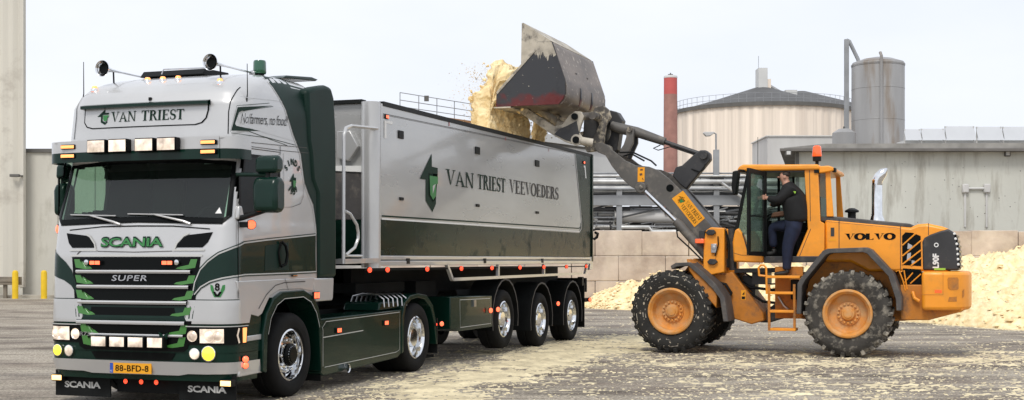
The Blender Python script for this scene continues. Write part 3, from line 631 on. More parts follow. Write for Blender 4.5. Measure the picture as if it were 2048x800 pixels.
while cnt < 11000:
    x = rnd.uniform(-3.4, 13.5); y = 14.6+26*rnd.random()**1.7
    if abs(x) > y*.42: continue
    if rnd.random() > .08+spill(x, y)*1.6+.5*max(0, fbm((x*.8, y*1.2, 30), 2)): continue
    s_ = rnd.choice((.005, .006, .008, .010, .012, .015, .022))*rnd.uniform(.6, 1.3); a = rnd.uniform(0, 6.3)
    pts = [(x+s_*cos(a+k*1.57)*rnd.uniform(.6, 1.4), y+s_*sin(a+k*1.57)*rnd.uniform(.6, 1.4), .0) for k in range(4)]
    pts = [(x+s_*cos(a+k*1.05)*rnd.uniform(.6, 1.4), y+s_*sin(a+k*1.05)*rnd.uniform(.6, 1.4), .0) for k in range(6)]
    mid = [(x+(p_[0]-x)*.75, y+(p_[1]-y)*.75, s_*rnd.uniform(.25, .6)) for p_ in pts]
    top = (x+rnd.uniform(-.3, .3)*s_, y, s_*rnd.uniform(.5, 1.1)+.006)
    cm.add(pts+mid, [(k, (k+1) % 6, 6+(k+1) % 6, 6+k) for k in range(6)]+[(6, 7, 8, 9, 10, 11)]); cnt += 1
o_ = cm.build('feed_crumbs', 'feedg', sharp=180); tag(o_, 'small crumbs of pale feed scattered over the grey yard', 'feed crumbs', kind='stuff')

# ================================================================ TRACTOR UNIT
TX, TY, TRZ = -2.624, 15.623, R(90-19.42)
VC = 1.225
CAB = [ # z, front u at the centre line, corner radius, half width
 (.30, -1.40, .20, 1.205), (.50, -1.46, .20, 1.22), (.95, -1.47, .20, 1.22), (1.68, -1.44, .19, 1.215), (2.02, -1.38, .17, 1.21), (2.10, -1.345, .13, 1.205),
 (2.76, -1.13, .13, 1.20), (3.02, -1.20, .22, 1.20), (3.42, -1.16, .25, 1.195), (3.56, -1.08, .28, 1.17), (3.66, -.97, .30, 1.14),
 (3.74, -.81, .32, 1.10), (3.80, -.60, .32, 1.04), (3.845, -.36, .32, .94), (3.865, -.16, .3, .80)]
BUL = .07
def cab_front_u(v, z):
    uf, cr, hw = lerp(CAB, z, 1), lerp(CAB, z, 2), lerp(CAB, z, 3)
    d = min(abs(v-VC), hw-1e-4); w = d/hw
    u = uf+BUL*w*w
    k = d-(hw-cr)
    if k > 0: u += cr-sqrt(max(0, cr*cr-k*k))
    return u
def onfront(v, z):
    e = .004
    P = Vector((cab_front_u(v, z), v, z))
    a = Vector((cab_front_u(v+e, z)-cab_front_u(v-e, z), 2*e, 0)); b = Vector((cab_front_u(v, z+e)-cab_front_u(v, z-e), 0, 2*e))
    n = a.cross(b); n.normalize()
    if n.x > 0: n = -n
    return P, n
def onside(v):   # plane looking towards -v
    return lambda u, z: (Vector((u, v, z)), Vector((0, -1, 0)))
def cab_side_v(z): return VC-lerp(CAB, z, 3)
def oncabside(u, z): return Vector((u, cab_side_v(z), z)), Vector((0, -1, 0))
def oncorner(s, z):
    """s = arc length from the end of the near front corner: s>0 back along the side, s<0 round to the front"""
    uf, cr, hw = lerp(CAB, z, 1), lerp(CAB, z, 2), lerp(CAB, z, 3)
    uc = uf+BUL+cr; v0 = VC-hw
    if s >= 0: return Vector((uc+s, v0, z)), Vector((0, -1, 0))
    a = -s/cr
    if a < pi/2:
        v = v0+cr-cr*cos(a); return Vector((cab_front_u(v, z), v, z)), Vector((-sin(a), -cos(a), 0))
    v = v0+cr+(-s-cr*pi/2); return onfront(v, z)
def cab_ring(z, uback, nf=30, nc=8, ins=0.0):
    uf, cr, hw = lerp(CAB, z, 1), lerp(CAB, z, 2), lerp(CAB, z, 3)
    vs = [VC-hw]+[VC-(hw-cr)-cr*cos(pi/2*k/nc) for k in range(1, nc)]
    vs += [VC-(hw-cr)+2*(hw-cr)*k/nf for k in range(nf+1)]
    vs += [VC+(hw-cr)+cr*sin(pi/2*k/nc) for k in range(1, nc)]+[VC+hw]
    fr = [(cab_front_u(v, z), v, z) for v in vs]
    uc = fr[0][0]; n = 26
    side_u = [uback+(uc-uback)*k/n for k in range(n)]
    r = [(u, VC-hw, z) for u in side_u]+fr+[(u, VC+hw, z) for u in side_u[::-1]]
    if ins: r = [(min(u+ins, uback-ins) if u < -.5 else min(u, uback-ins), VC+(v-VC)*(1-ins/1.2), z) for u, v, z in r]
    return r
def inpoly(x, y, P):
    c = False; n = len(P); j = n-1
    for i in range(n):
        if (P[i][1] > y) != (P[j][1] > y) and x < (P[j][0]-P[i][0])*(y-P[i][1])/(P[j][1]-P[i][1])+P[i][0]: c = not c
        j = i
    return c
WIND = [(2.31, 2.72), (2.35, 2.12), (2.30, 2.07), (1.8, 2.09), (1.22, 2.095), (.65, 2.09), (.15, 2.07), (.10, 2.12), (.14, 2.72), (.7, 2.765), (1.8, 2.765)]
SIDEW = [(-1.07, 2.79), (-1.03, 2.815), (-.42, 2.825), (-.34, 2.79), (-.30, 2.66), (-.30, 2.27), (-.36, 2.235), (-.74, 2.18), (-1.17, 2.14), (-1.185, 2.17), (-1.185, 2.60), (-1.10, 2.62)]
def shrink(P, k=.93):
    cx = sum(p[0] for p in P)/len(P); cy = sum(p[1] for p in P)/len(P); return [(cx+(x-cx)*k, cy+(y-cy)*k) for x, y in P]
HW, HS = shrink(WIND, .965), shrink(SIDEW, .93)
def is_hole(p):
    u, v, z = p
    if .12 < v < 2.33 and u < -.9: return inpoly(v, z, HW)
    return inpoly(u, z, HS) if (v < .12 or v > 2.33) else False
def cab_shell(z0, z1, uback, n, name, m, parent, top=True, holes=False, ins=0.0):
    b = MB(); zs = frange(z0, z1, n)
    rows = [cab_ring(z, uback, ins=ins) for z in zs]
    b.grid(rows, close=True)
    if holes: b.f = [f for f in b.f if not is_hole([sum(b.v[i][q] for i in f)/4 for q in range(3)])]
    k = len(rows[0]); N = len(rows)
    b.f.append(list(range(k))); b.f.append(list(range((N-1)*k, N*k)))
    return b.build(name, m, parent, sharp=50)

trk = thing('tractor_unit', 'silver and dark green lorry cab unit with roof horns and many lit lamps', 'truck', (TX, TY, 0), TRZ)

def make_wheel(name, parent, u, v0, zc, r, w, kind, side=1):
    """outer face at v=v0, wheel body towards v0+side*w"""
    s = side; b = MB()
    b.lathe([(r*.60, s*.05), (r*.66, s*.012), (r*.76, 0), (r*.88, s*.004), (r*.955, s*.022), (r, s*.06), (r, s*(w*.5-.03)), (r*.975, s*(w*.5-.02)), (r*.975, s*(w*.5-.005)), (r, s*(w*.5+.005)),
             (r, s*(w-.06)), (r*.95, s*(w-.02)), (r*.62, s*(w-.03))], (u, v0, zc), 'y', 48)
    root = b.build(name, 'rubber', parent)
    c = MB(); q = r*.60
    if kind == 'front':
        c.lathe([(q*1.03, s*.06), (q*1.03, s*.030), (q*.97, s*.022), (q*.93, s*.05), (q*.90, s*.13), (q*.80, s*.15), (q*.70, s*.095), (q*.45, s*.085), (q*.43, s*.10), (q*.40, s*.02), (q*.34, s*.0), (0, s*.0)], (u, v0, zc), 'y', 40)
    elif kind == 'drive':
        c.lathe([(q*1.03, s*.06), (q*1.03, s*.026), (q*.97, s*.018), (q*.92, s*.05), (q*.88, s*.16), (q*.74, s*.20), (q*.52, s*.20), (q*.48, s*.10), (q*.42, s*.06), (0, s*.055)], (u, v0, zc), 'y', 40)
    else:
        c.lathe([(q*1.03, s*.06), (q*1.03, s*.026), (q*.96, s*.018), (q*.92, s*.05), (q*.88, s*.14), (q*.72, s*.165), (q*.52, s*.15), (q*.48, s*.09), (q*.40, s*.05), (0, s*.045)], (u, v0, zc), 'y', 40)
    rim = c.build('rim', 'chrome', root)
    if kind == 'front':
        hub = MB()
        hub.lathe([(q*.46, s*.06), (q*.45, s*.03), (q*.36, s*.005), (q*.30, s*-.012), (0, s*-.012)], (u, v0, zc), 'y', 20); hub.build('hub', 'gloss', root)
        for k in range(10):
            dk = MB(); a = 2*pi*(k+.5)/10; cu, cz = u+q*.80*cos(a), zc+q*.80*sin(a)
            dk.lathe([(.022, s*.146), (.022, s*.11), (0, s*.11)], (cu, v0, cz), 'y', 10)
            dk.build('hand_hole', 'gloss', rim)
    for k in range(10):
        a = 2*pi*k/10; rr = q*.60; h = {'front': .088, 'drive': .2, 'trailer': .155}[kind]
        nb = MB(); nb.lathe([(.020, s*h), (.020, s*(h-.04)), (.012, s*(h-.05)), (0, s*(h-.05))], (u+rr*cos(a), v0, zc+rr*sin(a)), 'y', 8)
        nb.build('wheel_nut', 'chrome', rim)
    return root

# ---- cab shell
cab_shell(1.20, 3.865, .62, 100, 'cab_body', 'silver', trk, holes=True)
cab_shell(1.55, 3.60, .62, 80, 'cab_lining', 'black', trk, holes=True, ins=.05)
MB().box((-1.15, .2, 1.95), (-.85, 2.25, 2.06)).build('dashboard', 'black', trk, bevel=.03)
for v in (.45, 1.65): MB().box((-.35, v, 1.56), (.15, v+.45, 2.0)).prism([(.05, 2.0), (.2, 2.0), (.3, 2.62), (.18, 2.66)], v, v+.45).build('cab_seat', 'black', trk, bevel=.04)
st0 = MB(); st0.tube([(-.72+.10*cos(a), .68+.22*sin(a), 2.08+.19*cos(a)) for a in frange(0, 2*pi, 24)], .018, 6, cap=False).build('steering_wheel', 'black', trk)
# roof deflector (dark green) behind the cab
dg = MB()
side_prof = [(.36, 3.72), (.55, 3.78), (.85, 3.84), (1.00, 3.83), (1.08, 3.70), (1.13, 3.30), (1.14, 2.9), (1.14, 1.41), (.635, 1.41), (.635, 2.45), (.50, 2.62), (.45, 2.95), (.40, 3.10)]
for va, vb in ((-.005, .16), (2.29, 2.455)): MB().prism(side_prof, va, vb).build('air_deflector', 'dgreen', trk, bevel=.05, seg=3)
tp = MB(); tp.prism([(.36, 3.70), (.55, 3.76), (.84, 3.82), (.84, 3.78), (.55, 3.70), (.36, 3.66)], .15, 2.30); tp.build('roof_panel', 'dgreen', trk, bevel=.02)
sp = MB(); sp.prism([(.22, 3.86), (.30, 3.90), (.95, 3.965), (1.12, 3.955), (1.05, 3.925), (.45, 3.88)], .25, 2.2); sp.build('roof_spoiler', 'green', trk, bevel=.01)
for vv in (.4, 2.05):
    q = MB(); q.box((.35, vv, 3.75), (.42, vv+.05, 3.885)); q.build('spoiler_bracket', 'black', trk)
bl = MB(); bl.box((.66, .1, 1.3), (.70, 2.35, 3.6)); bl.build('rear_cab_wall', 'green', trk)
for va, vb in ((0, .12), (2.33, 2.45)): MB().prism([(.50, 1.41), (1.07, 1.41), (1.045, 1.15), (1.02, 1.12), (.60, 1.12), (.56, 1.16)], va, vb).build('corner_skirt', 'silver', trk, bevel=.015)

# ---- painted areas and seams on the cab side
SIDE = oncabside
decal('side_paint', [[(-.42, 3.79), (-.15, 3.47), (.06, 3.14), (.24, 2.92), (.33, 2.58), (.42, 2.46), (.55, 2.32), (.60, 2.14), (.62, 1.98), (.62, 2.5), (.62, 3.84), (.2, 3.845)]], 'dgreen', SIDE, trk, .005, .12)
decal('side_paint_line', stroke([(-.45, 3.79), (-.18, 3.47), (.03, 3.14), (.21, 2.92), (.30, 2.58), (.40, 2.44), (.52, 2.30), (.57, 2.14), (.595, 1.98), (.55, 1.955)], .012), 'line', SIDE, trk, .006, .12)
# green band sweeping round the corner onto the front
cu = lambda u, z: u-(lerp(CAB, z, 1)+BUL+lerp(CAB, z, 2))
top = [(-.56, 1.24), (-.535, 1.38), (-.47, 1.52), (-.38, 1.61), (-.25, 1.70), (-.1, 1.765), (cu(-1.10, 1.8), 1.82), (cu(-.6, 1.85), 1.86), (cu(.0, 1.9), 1.90), (cu(.59, 1.94), 1.94)]
bot = [(cu(.59, 1.5), 1.50), (cu(0, 1.49), 1.49), (cu(-1.1, 1.48), 1.48), (-.1, 1.465), (-.22, 1.445), (-.36, 1.405), (-.47, 1.345), (-.545, 1.26)]
decal('green_band', [top+bot], 'green', oncorner, trk, .005, .07)
decal('band_edge_line', stroke([(s_-.01, z_+.022) for s_, z_ in top], .010)+stroke([(s_+.01, z_-.022) for s_, z_ in bot], .010), 'darkgreen', oncorner, trk, .007, .07)
decal('band_edge_line', stroke([(s_-.004, z_+.006) for s_, z_ in top], .012)+stroke([(s_+.004, z_-.006) for s_, z_ in bot], .012), 'line', oncorner, trk, .008, .07)
fl = lambda s, z: ((lambda P, N: (Vector((P.x, 2*VC-P.y, P.z)), Vector((N.x, -N.y, N.z))))(*oncorner(s, z)))
decal('green_band', [top+bot], 'green', fl, trk, .005, .07)
# door: seams, window, handle
decal('door_seam', stroke([(-1.21, 2.10), (-1.225, 1.9), (-1.225, 1.21)], .012)+stroke([(.61, 1.96), (.61, 1.42)], .012)+stroke([(-.27, 2.98), (-.26, 2.88)], .01), 'gloss', SIDE, trk, .0065)
decal('door_frame_line', stroke([(-1.19, 2.12), (-1.19, 2.86), (-1.14, 2.895), (-.28, 2.905), (-.27, 2.3)], .010)+stroke([(-1.26, 2.915), (-1.24, 2.955), (.38, 3.01), (.42, 2.95), (-.2, 2.93), (-1.26, 2.915)], .007), 'fender', SIDE, trk, .0062)
for nm_, f_ in (('n', SIDE), ('f', lambda u, z: (Vector((u, 2*VC-cab_side_v(z), z)), Vector((0, 1, 0))))):
    decal('side_window', [SIDEW], 'sideglass' if nm_ == 'n' else 'windglass', f_, trk, .008); decal('window_seal', stroke(SIDEW+[SIDEW[0], SIDEW[1]], .035), 'gloss', f_, trk, .010)
decal('quarter_panel_line', stroke([(-.19, 2.90), (-.19, 2.26), (.0, 2.27), (.22, 2.32), (.29, 2.42), (.31, 2.58)], .006), 'fender', SIDE, trk, .0062)
dh = MB(); dh.tube([(-.30, -.022, 1.85), (-.25, -.045, 1.80), (-.22, -.05, 1.70), (-.25, -.045, 1.59), (-.32, -.022, 1.56)], .018, 8); dh.tube([(-.30, -.012, 1.85), (-.36, -.012, 1.72), (-.32, -.012, 1.56)], .012, 6)
dh.build('door_handle', 'gloss', trk)
decal('handle_recess', [[(-.64, 1.80), (-.10, 1.845), (-.10, 1.515), (-.66, 1.515)]], 'dgreen', SIDE, trk, .0085)
decal('year_lettering', serif_text('1959', 0, 0, .1, .1) + [], 'darkgreen', SIDE, trk) if 0 else None
def arc_text(txt, cu_, cz_, r, a0, a1, h, w):
    o_ = []; n = len(txt)
    for i, ch in enumerate(txt):
        a = R(a0+(a1-a0)*i/(n-1)); up = 1 if a0 > 0 else -1
        px, pz = cu_+r*cos(a), cz_+r*sin(a); rot = a-pi/2 if up > 0 else a+pi/2
        P, (x0, y0, x1, y1) = sans_polys(ch, .05)
        k = h/.7
        for p in P:
            o_.append([(px+((x-(x0+x1)/2)*k*cos(rot)-y*k*sin(rot)), pz+((x-(x0+x1)/2)*k*sin(rot)+y*k*cos(rot))) for x, y in p])
    return o_
for tx_ in (('SINDS', .03, 2.62, .16, 145, 40, .07, 0), ('1959', .03, 2.55, .13, -140, -40, .075, 0)): decal('year_lettering', arc_text(*tx_), 'darkgreen', SIDE, trk, .006)
decal('emblem', emblem_polys(EMB_B, -.05, 2.45, .16, .23), 'darkgreen', SIDE, trk, .006)
decal('emblem', emblem_polys(EMB_G, -.05, 2.45, .16, .23), 'emgreen', SIDE, trk, .0075)
# slogan panel on the high roof side
decal('slogan_frame', [[(-1.35, 3.06), (-1.21, 3.335), (-.42, 3.44), (-1.13, 3.30), (-1.18, 3.28), (-1.265, 3.145), (-1.24, 3.125), (-.72, 3.115)]], 'darkgreen', SIDE, trk, .005, .15)
decal('slogan_frame', stroke([(-1.10, 3.305), (-.42, 3.43)], .006)+stroke([(-1.20, 3.115), (-.7, 3.06), (.1, 3.02)], .006)+stroke([(-1.37, 3.045), (-1.225, 3.35), (-.5, 3.46)], .006)+stroke([(-1.35, 3.035), (-.6, 3.05), (-.1, 3.0)], .006), 'darkgreen', SIDE, trk, .005, .15)
decal('slogan_lettering', script_text('No farmers, no food!', -1.15, 3.145, 1.07, .135, .07), 'gloss', SIDE, trk, .006)
decal('roof_seam', stroke([(-1.0, 3.13), (.36, 3.05)], .006)+stroke([(-1.15, 3.46), (-.1, 3.52)], .006), 'tsilver', SIDE, trk, .004, .15)

# ---- front of the cab
decal('windscreen', [WIND], 'windglass', onfront, trk, .008, .06)
decal('windscreen_frame', stroke(WIND+[WIND[0], WIND[1]], .055), 'gloss', onfront, trk, .010, .06)
decal('windscreen_seal', stroke([(2.30, 2.045), (1.22, 2.072), (.15, 2.045)], .03), 'gloss', onfront, trk, .009, .06)
decal('warning_triangle', [[(.26, 2.15), (.18, 2.15), (.22, 2.22)]], 'white', onfront, trk, .011)
for v0, v1, v2 in ((2.17, 1.84, 1.47), (1.36, .96, .56)):
    wp = MB(); d = .05
    def fp(v, z, d=.05):
        P, N = onfront(v, z); return P+N*d
    wp.tube([fp(v2-.03, 2.03, .02), fp(v2+.05, 2.05), fp(v1, 2.125), fp(v1+.04, 2.135)], [.016, .014, .010, .008], 8)
    wp.tube([fp(v0, 2.15, .03), fp(v1, 2.135, .045), fp(v1-.32, 2.13, .03)], .008, 6)
    wp.build('wiper', 'silver', trk)
decal('hood_line', stroke([(2.16, 1.98), (1.7, 2.015), (1.22, 2.02), (.75, 2.015), (.29, 1.98)], .012), 'gloss', onfront, trk, .005, .06)
decal('hood_line', stroke([(2.03, 1.67), (2.0, 1.71), (1.95, 1.75)], .012)+stroke([(1.72, 1.735), (1.22, 1.725), (.73, 1.735)], .008), 'fender', onfront, trk, .005, .06)
SC_ = sans_text('SCANIA', 1.68, 1.775, .84, .125, .045, 0, -1, .95)
decal('hood_lettering', SC_, 'darkgreen', onfront, trk, .014)
decal('hood_lettering', [[(x, y) for x, y in p] for p in sans_text('SCANIA', 1.67, 1.785, .82, .095, .02, 0, -1, .97)], 'emgreen', onfront, trk, .020)
for a in (1, -1):
    f_ = lambda v: VC+a*(VC-v) if a < 0 else v
    pts = [(.685, 1.775), (.665, 1.82), (.60, 1.89), (.54, 1.915), (.25, 1.945), (.30, 1.83), (.36, 1.775)]
    q = [(v if a > 0 else 2*VC-v, z) for v, z in pts]
    decal('air_intake', [q], 'gloss', onfront, trk, .006, .06)
    q2 = [(v if a > 0 else 2*VC-v, z) for v, z in [(.70, 1.755), (.68, 1.82), (.60, 1.905), (.54, 1.93)]]
    q3 = [(v if a > 0 else 2*VC-v, z) for v, z in [(.72, 1.745), (.33, 1.745)]]
    decal('intake_rim', stroke(q2, .018)+stroke(q3, .018), 'line', onfront, trk, .012, .05)
# grille: black recess, bars, green corner blades
def gl(z): return .37+(1.67-z)*.11, 2.08-(1.67-z)*.11
a0, b0 = gl(1.67); a1, b1 = gl(1.0)
decal('grille', [[(b0, 1.67), (a0, 1.67), (a1, 1.0), (b1, 1.0)]], 'gloss', onfront, trk, .005, .07)
decal('grille_edge', stroke([(b0+.02, 1.685), (a0-.02, 1.685)], .022), 'line', onfront, trk, .008, .07)
for z in (1.505, 1.335, 1.160):
    a, b = gl(z); mb = MB(); rows = []
    for v in frange(a+.09, b-.07, 22):
        P, N = onfront(v, z); T = Vector((0, 0, 1))
        rows.append([P+N*.002-T*.02, P+N*.035-T*.02, P+N*.045, P+N*.035+T*.016, P+N*.002+T*.02])
    mb.grid(rows, close=True); mb.build('grille_bar', 'silver', trk)
def blade(zt, zb, a, b, name='grille_blade'):
    for s_ in (1, -1):
        e = b if s_ > 0 else a
        pl = [(e-s_*.035, zt-.01), (e-s_*.115, zt-.01), (e-s_*.14, zb+(zt-zb)*.42), (e-s_*.27, zb+.028), (e-s_*.30, zb+.008), (e-s_*.20, zb), (e-s_*.06, zb+.02)]
        decal(name, [pl], 'lime', onfront, trk, .010, .08)
for zt, zb in ((1.655, 1.53), (1.475, 1.36), (1.305, 1.185)):
    a, b = gl(zt); blade(zt, zb, a, b)
for zc in (1.42, 1.245):   # dark mesh texture lines between the bars
    a, b = gl(zc)
decal('grille_lettering', sans_text('SUPER', 1.50, 1.40, .47, .065, .01, .15, -1, 1.1), 'steel', onfront, trk, .016)
decal('grille_lettering', stroke([(1.52, 1.43), (1.01, 1.435)], .010), 'gloss', onfront, trk, .018)
for v in (1.735, .775):
    lp = MB(); P, N = onfront(v, 1.605); lp.box((P.x-.05, v-.09, 1.58), (P.x-.005, v+.05, 1.63)); lt = lp.build('grille_lamp', 'black', trk)
    h = MB(); h.box((P.x-.055, v-.085, 1.585), (P.x-.049, v-.025, 1.625)); h.box((P.x-.055, v-.015, 1.585), (P.x-.049, v+.045, 1.625)); h.build('lens', 'redhot', lt)
    c = MB(); vv = v+.11 if v > 1.2 else v-.13
    c.lathe([(.0, -.03), (.03, -.025), (.034, .0), (.03, .01)], (P.x-.01, vv, 1.61), 'x', 14); c.build('washer_cap', 'chrome', lt)
# lower front: grille foot, headlamp corners, bumper
cab_shell(.60, 1.20, -.74, 14, 'lower_front', 'green', trk)
decal('corner_panel', [[(-.62, 1.19), (-.66, 1.0), (-.62, .93), (0, .93), (.2, .93), (.30, 1.19)]], 'silver', oncorner, trk, .006, .06)
decal('corner_panel', [[(-.62, 1.19), (-.66, 1.0), (-.62, .93), (0, .93), (.2, .93), (.30, 1.19)]], 'silver', fl, trk, .006, .06)
decal('lower_grille', [[(2.02, 1.125), (.43, 1.125), (.45, .985), (2.0, .985)], ], 'green', onfront, trk, .006, .07)
decal('lower_grille', [[(1.78, 1.105), (.68, 1.105), (.66, 1.015), (1.80, 1.015)], [(1.99, .96), (.46, .96), (.51, .66), (.56, .62), (1.88, .62), (1.95, .66)]], 'gloss', onfront, trk, .008, .07)
blade(1.12, 1.01, .43, 2.02); blade(.925, .80, .475, 1.975); blade(.79, .66, .50, 1.95)
for z, va, vb in ((.935, .54, 1.975), (.795, .56, 1.78)):
    mb = MB(); rows = []
    for v in frange(va, vb, 22):
        P, N = onfront(v, z); T = Vector((0, 0, 1)); hh = .02 if z > .9 else .013
        rows.append([P+N*.002-T*hh, P+N*.03-T*hh, P+N*.036, P+N*.03+T*hh, P+N*.002+T*hh])
    mb.grid(rows, close=True); mb.build('grille_bar', 'silver', trk)
bz = MB(); P, N = onfront(.80, .80); bz.prism([(.85, .83), (.83, .76), (.79, .735), (.75, .76), (.73, .83), (.77, .81), (.79, .79), (.81, .81)], P.x-.05, P.x-.02, 'x'); bz.build('grille_badge', 'darkgreen', trk)
decal('grille_lettering', sans_text('R730', 1.94, .775, .20, .045, .01, .1, -1), 'steel', onfront, trk, .014)
def lamp_block(name, u, v, z, w, h, lens, depth=.09, frame='black', parent=trk, pad=.012, bulge=.012):
    f_ = MB(); f_.box((u, v-w/2, z-h/2), (u+depth, v+w/2, z+h/2)); o = f_.build(name, frame, parent, bevel=.012)
    l = MB(); rows = []
    for i in range(7):
        zz = z-h/2+pad+(h-2*pad)*i/6
        rows.append([(u-.002-bulge*(1-(2*j/6-1)**2)*(1-(2*i/6-1)**2), v-w/2+pad+(w-2*pad)*j/6, zz) for j in range(7)])
    l.grid(rows); l.build('lens', lens, o); return o
# real headlamp glass is bright but patterned
def lensmat(name, hot, cold, scale, strength):
    m = bpy.data.materials.new(name); m.use_nodes = True; t = m.node_tree; p = t.nodes['Principled BSDF']; N = t.nodes.new; K = t.links.new
    c = N('ShaderNodeTexCoord'); n = N('ShaderNodeTexNoise'); n.inputs['Scale'].default_value = scale; n.inputs['Detail'].default_value = 3; K(c.outputs['Object'], n.inputs['Vector'])
    r = N('ShaderNodeValToRGB'); r.color_ramp.elements[0].position = .30; r.color_ramp.elements[0].color = (*cold, 1); r.color_ramp.elements[1].position = .66; r.color_ramp.elements[1].color = (*hot, 1)
    K(n.outputs['Fac'], r.inputs[0]); K(r.outputs[0], p.inputs['Base Color']); K(r.outputs[0], p.inputs['Emission Color'])
    p.inputs['Emission Strength'].default_value = strength; p.inputs['Roughness'].default_value = .1; p.inputs['Coat Weight'].default_value = 1; return m
M['lens'] = lensmat('headlamp_lens', (1, .86, .70), (.36, .28, .22), 7, .48)
for v in (1.61, 1.36, 1.115, .865):
    P, N = onfront(v, .72); lamp_block('driving_lamp', P.x-.10, v, .72, .215, .13, 'lens')
# headlamp units wrap the corners
for fn, sg in ((oncorner, 1), (fl, -1)):
    hb = decal('headlamp', [[(-.64, .895), (-.62, .70), (.13, .70), (.16, .895)]], 'gloss', fn, trk, .010, .06)
    P, N = fn(0, .8)
    for s_, r_, mm in ((-.56, .062, 'lens'), (-.36, .070, 'lens'), (-.26, .06, 'lens')):
        P, N = fn(s_, .795); mb = MB()
        A = Vector((0, 0, 1)); B = N.cross(A).normalized()
        rings = []
        for rr, dd in ((r_, .02), (r_*.86, .012), (r_*.5, .028), (.001, .036)):
            rings.append([P+N*dd+(A*sin(2*pi*k/18)+B*cos(2*pi*k/18))*rr for k in range(18)])
        mb.grid(rings, close=True); mb.build('lamp', mm, hb)
    decal('lamp_cover', [[(-.47, .875), (-.47, .72), (-.20, .72), (-.20, .875)]], 'lens', fn, hb, .014, .04)
    decal('indicator', [[(.04, .88), (.04, .715), (.11, .715), (.13, .88)]], 'amber', fn, hb, .016, .05)
    decal('daytime_strip', stroke([(-.03, .88), (-.055, .80), (-.03, .715)], .022), 'lens', fn, hb, .018, .05)
    decal('headlamp_rim', stroke([(-.64, .902), (.16, .902)], .010), 'line', fn, hb, .016, .05)
def disc_lamp(name, P, N, r, m, parent=trk, ring='chrome', d=.0):
    A = Vector((0, 0, 1)); B = N.cross(A).normalized(); P = Vector(P)
    def rg(rr, dd): return [P+N*dd+(A*sin(2*pi*k/20)+B*cos(2*pi*k/20))*rr for k in range(20)]
    o = MB().grid([rg(r*1.12, d), rg(r*1.12, d+.018), rg(r, d+.02)], close=True).build(name, ring, parent)
    MB().grid([rg(r, d+.018), rg(r*.7, d+.03), rg(.001, d+.036)], close=True).build('lens', m, o); return o
for v, m_, r_ in ((.42, 'lens', .058), (2.09, 'lens', .058)):
    P, N = onfront(v, .60); disc_lamp('fog_lamp', P, N, r_, m_, d=.012)
P, N = oncorner(-.36, .605); disc_lamp('fog_lamp', P, N, .078, 'yellowlens', d=.012)
P, N = fl(-.30, .60); disc_lamp('fog_lamp', P, N, .062, 'yellowlens', d=.012)
cab_shell(.29, .61, -.80, 10, 'bumper', 'green', trk)
def band(name, z0, z1, off, m, v0, v1, fn=onfront, n=30, th=.02):
    mb = MB(); rows = []
    for v in frange(v0, v1, n):
        A, NA = fn(v, z0); B, NB = fn(v, z1)
        rows.append([A+NA*.001, A+NA*off, B+NB*off, B+NB*.001])
    mb.grid(rows, close=True); return mb.build(name, m, trk)
rows = []
mb = MB()
S_all = [('f', s_) for s_ in frange(.40, 0, 3)]+[('f', s_) for s_ in frange(-.03, -.30, 7)]+[('m', v) for v in frange(.30, 2.15, 16)]+[('g', s_) for s_ in frange(-.30, -.03, 7)]+[('g', s_) for s_ in frange(0, .40, 3)]
for k, q in S_all:
    f_ = {'f': oncorner, 'm': onfront, 'g': fl}[k]
    dz = -.02 if (k == 'm' and .62 < q < 1.85) else 0
    A, NA = f_(q, .375+dz); B, NB = f_(q, .505)
    rows.append([A+NA*.001, A+NA*.014, B+NB*.018, B+NB*.001])
mb.grid(rows, close=True); mb.build('bumper_strip', 'silver', trk)
decal('bumper_intake', [[(1.78, .60), (.66, .60), (.72, .52), (1.72, .52)]], 'gloss', onfront, trk, .010, .08)
pl = MB(); P, N = onfront(1.245, .425); pl.box((P.x-.032, .97, .362), (P.x-.02, 1.52, .478)); plo = pl.build('number_plate', 'plate', trk)
fpl = lambda v, z: (Vector((P.x-.032, v, z)), Vector((-1, 0, 0)))
PX = P.x-.032
decal('plate_band', [[(1.518, .364), (1.475, .364), (1.475, .476), (1.518, .476)]], 'plateblue', lambda v, z: (Vector((PX, v, z)), Vector((-1, 0, 0))), plo, .002)
decal('plate_lettering', sans_text('88-BFD-8', 1.445, .385, .44, .07, .012, 0, -1, 1.05), 'gloss', lambda v, z: (Vector((PX, v, z)), Vector((-1, 0, 0))), plo, .003)
decal('plate_lettering', sans_text('NL', 1.51, .375, .028, .022, .0, 0, -1), 'white', lambda v, z: (Vector((PX, v, z)), Vector((-1, 0, 0))), plo, .004)
for va, vb in ((.01, .74), (1.66, 2.42)):
    f_ = MB(); f_.box((-1.27, va, .06), (-1.25, vb, .36)); fo = f_.build('mud_flap', 'chassis', trk)
    c_ = (va+vb)/2
    decal('flap_lettering', sans_text('SCANIA', c_+.25, .155, .50, .075, .035, 0, -1, .95), 'line', lambda v, z: (Vector((-1.27, v, z)), Vector((-1, 0, 0))), fo, .003)
lb = MB(); lb.box((-1.20, .78, .12), (-1.12, 1.62, .29)); lb.build('underrun_bar', 'chassis', trk)
for v in (1.42, 1.21, 1.01): disc_lamp('bumper_lamp', (-1.30, v, .255), Vector((-1, 0, 0)), .028, 'red', ring='black')
for v in (.085, 2.335): lamp_block('corner_lamp', -1.36, v, .275, .155, .08, 'amberhot')
for v, z in ((-.02, .53), (-.02, .46), (2.44, .46)):
    P = (-1.12 if v < 1 else -1.2, v, z); disc_lamp('marker_lamp', P, Vector((-.75, -.66 if v < 1 else .66, 0)), .035, 'redhot', ring='black')

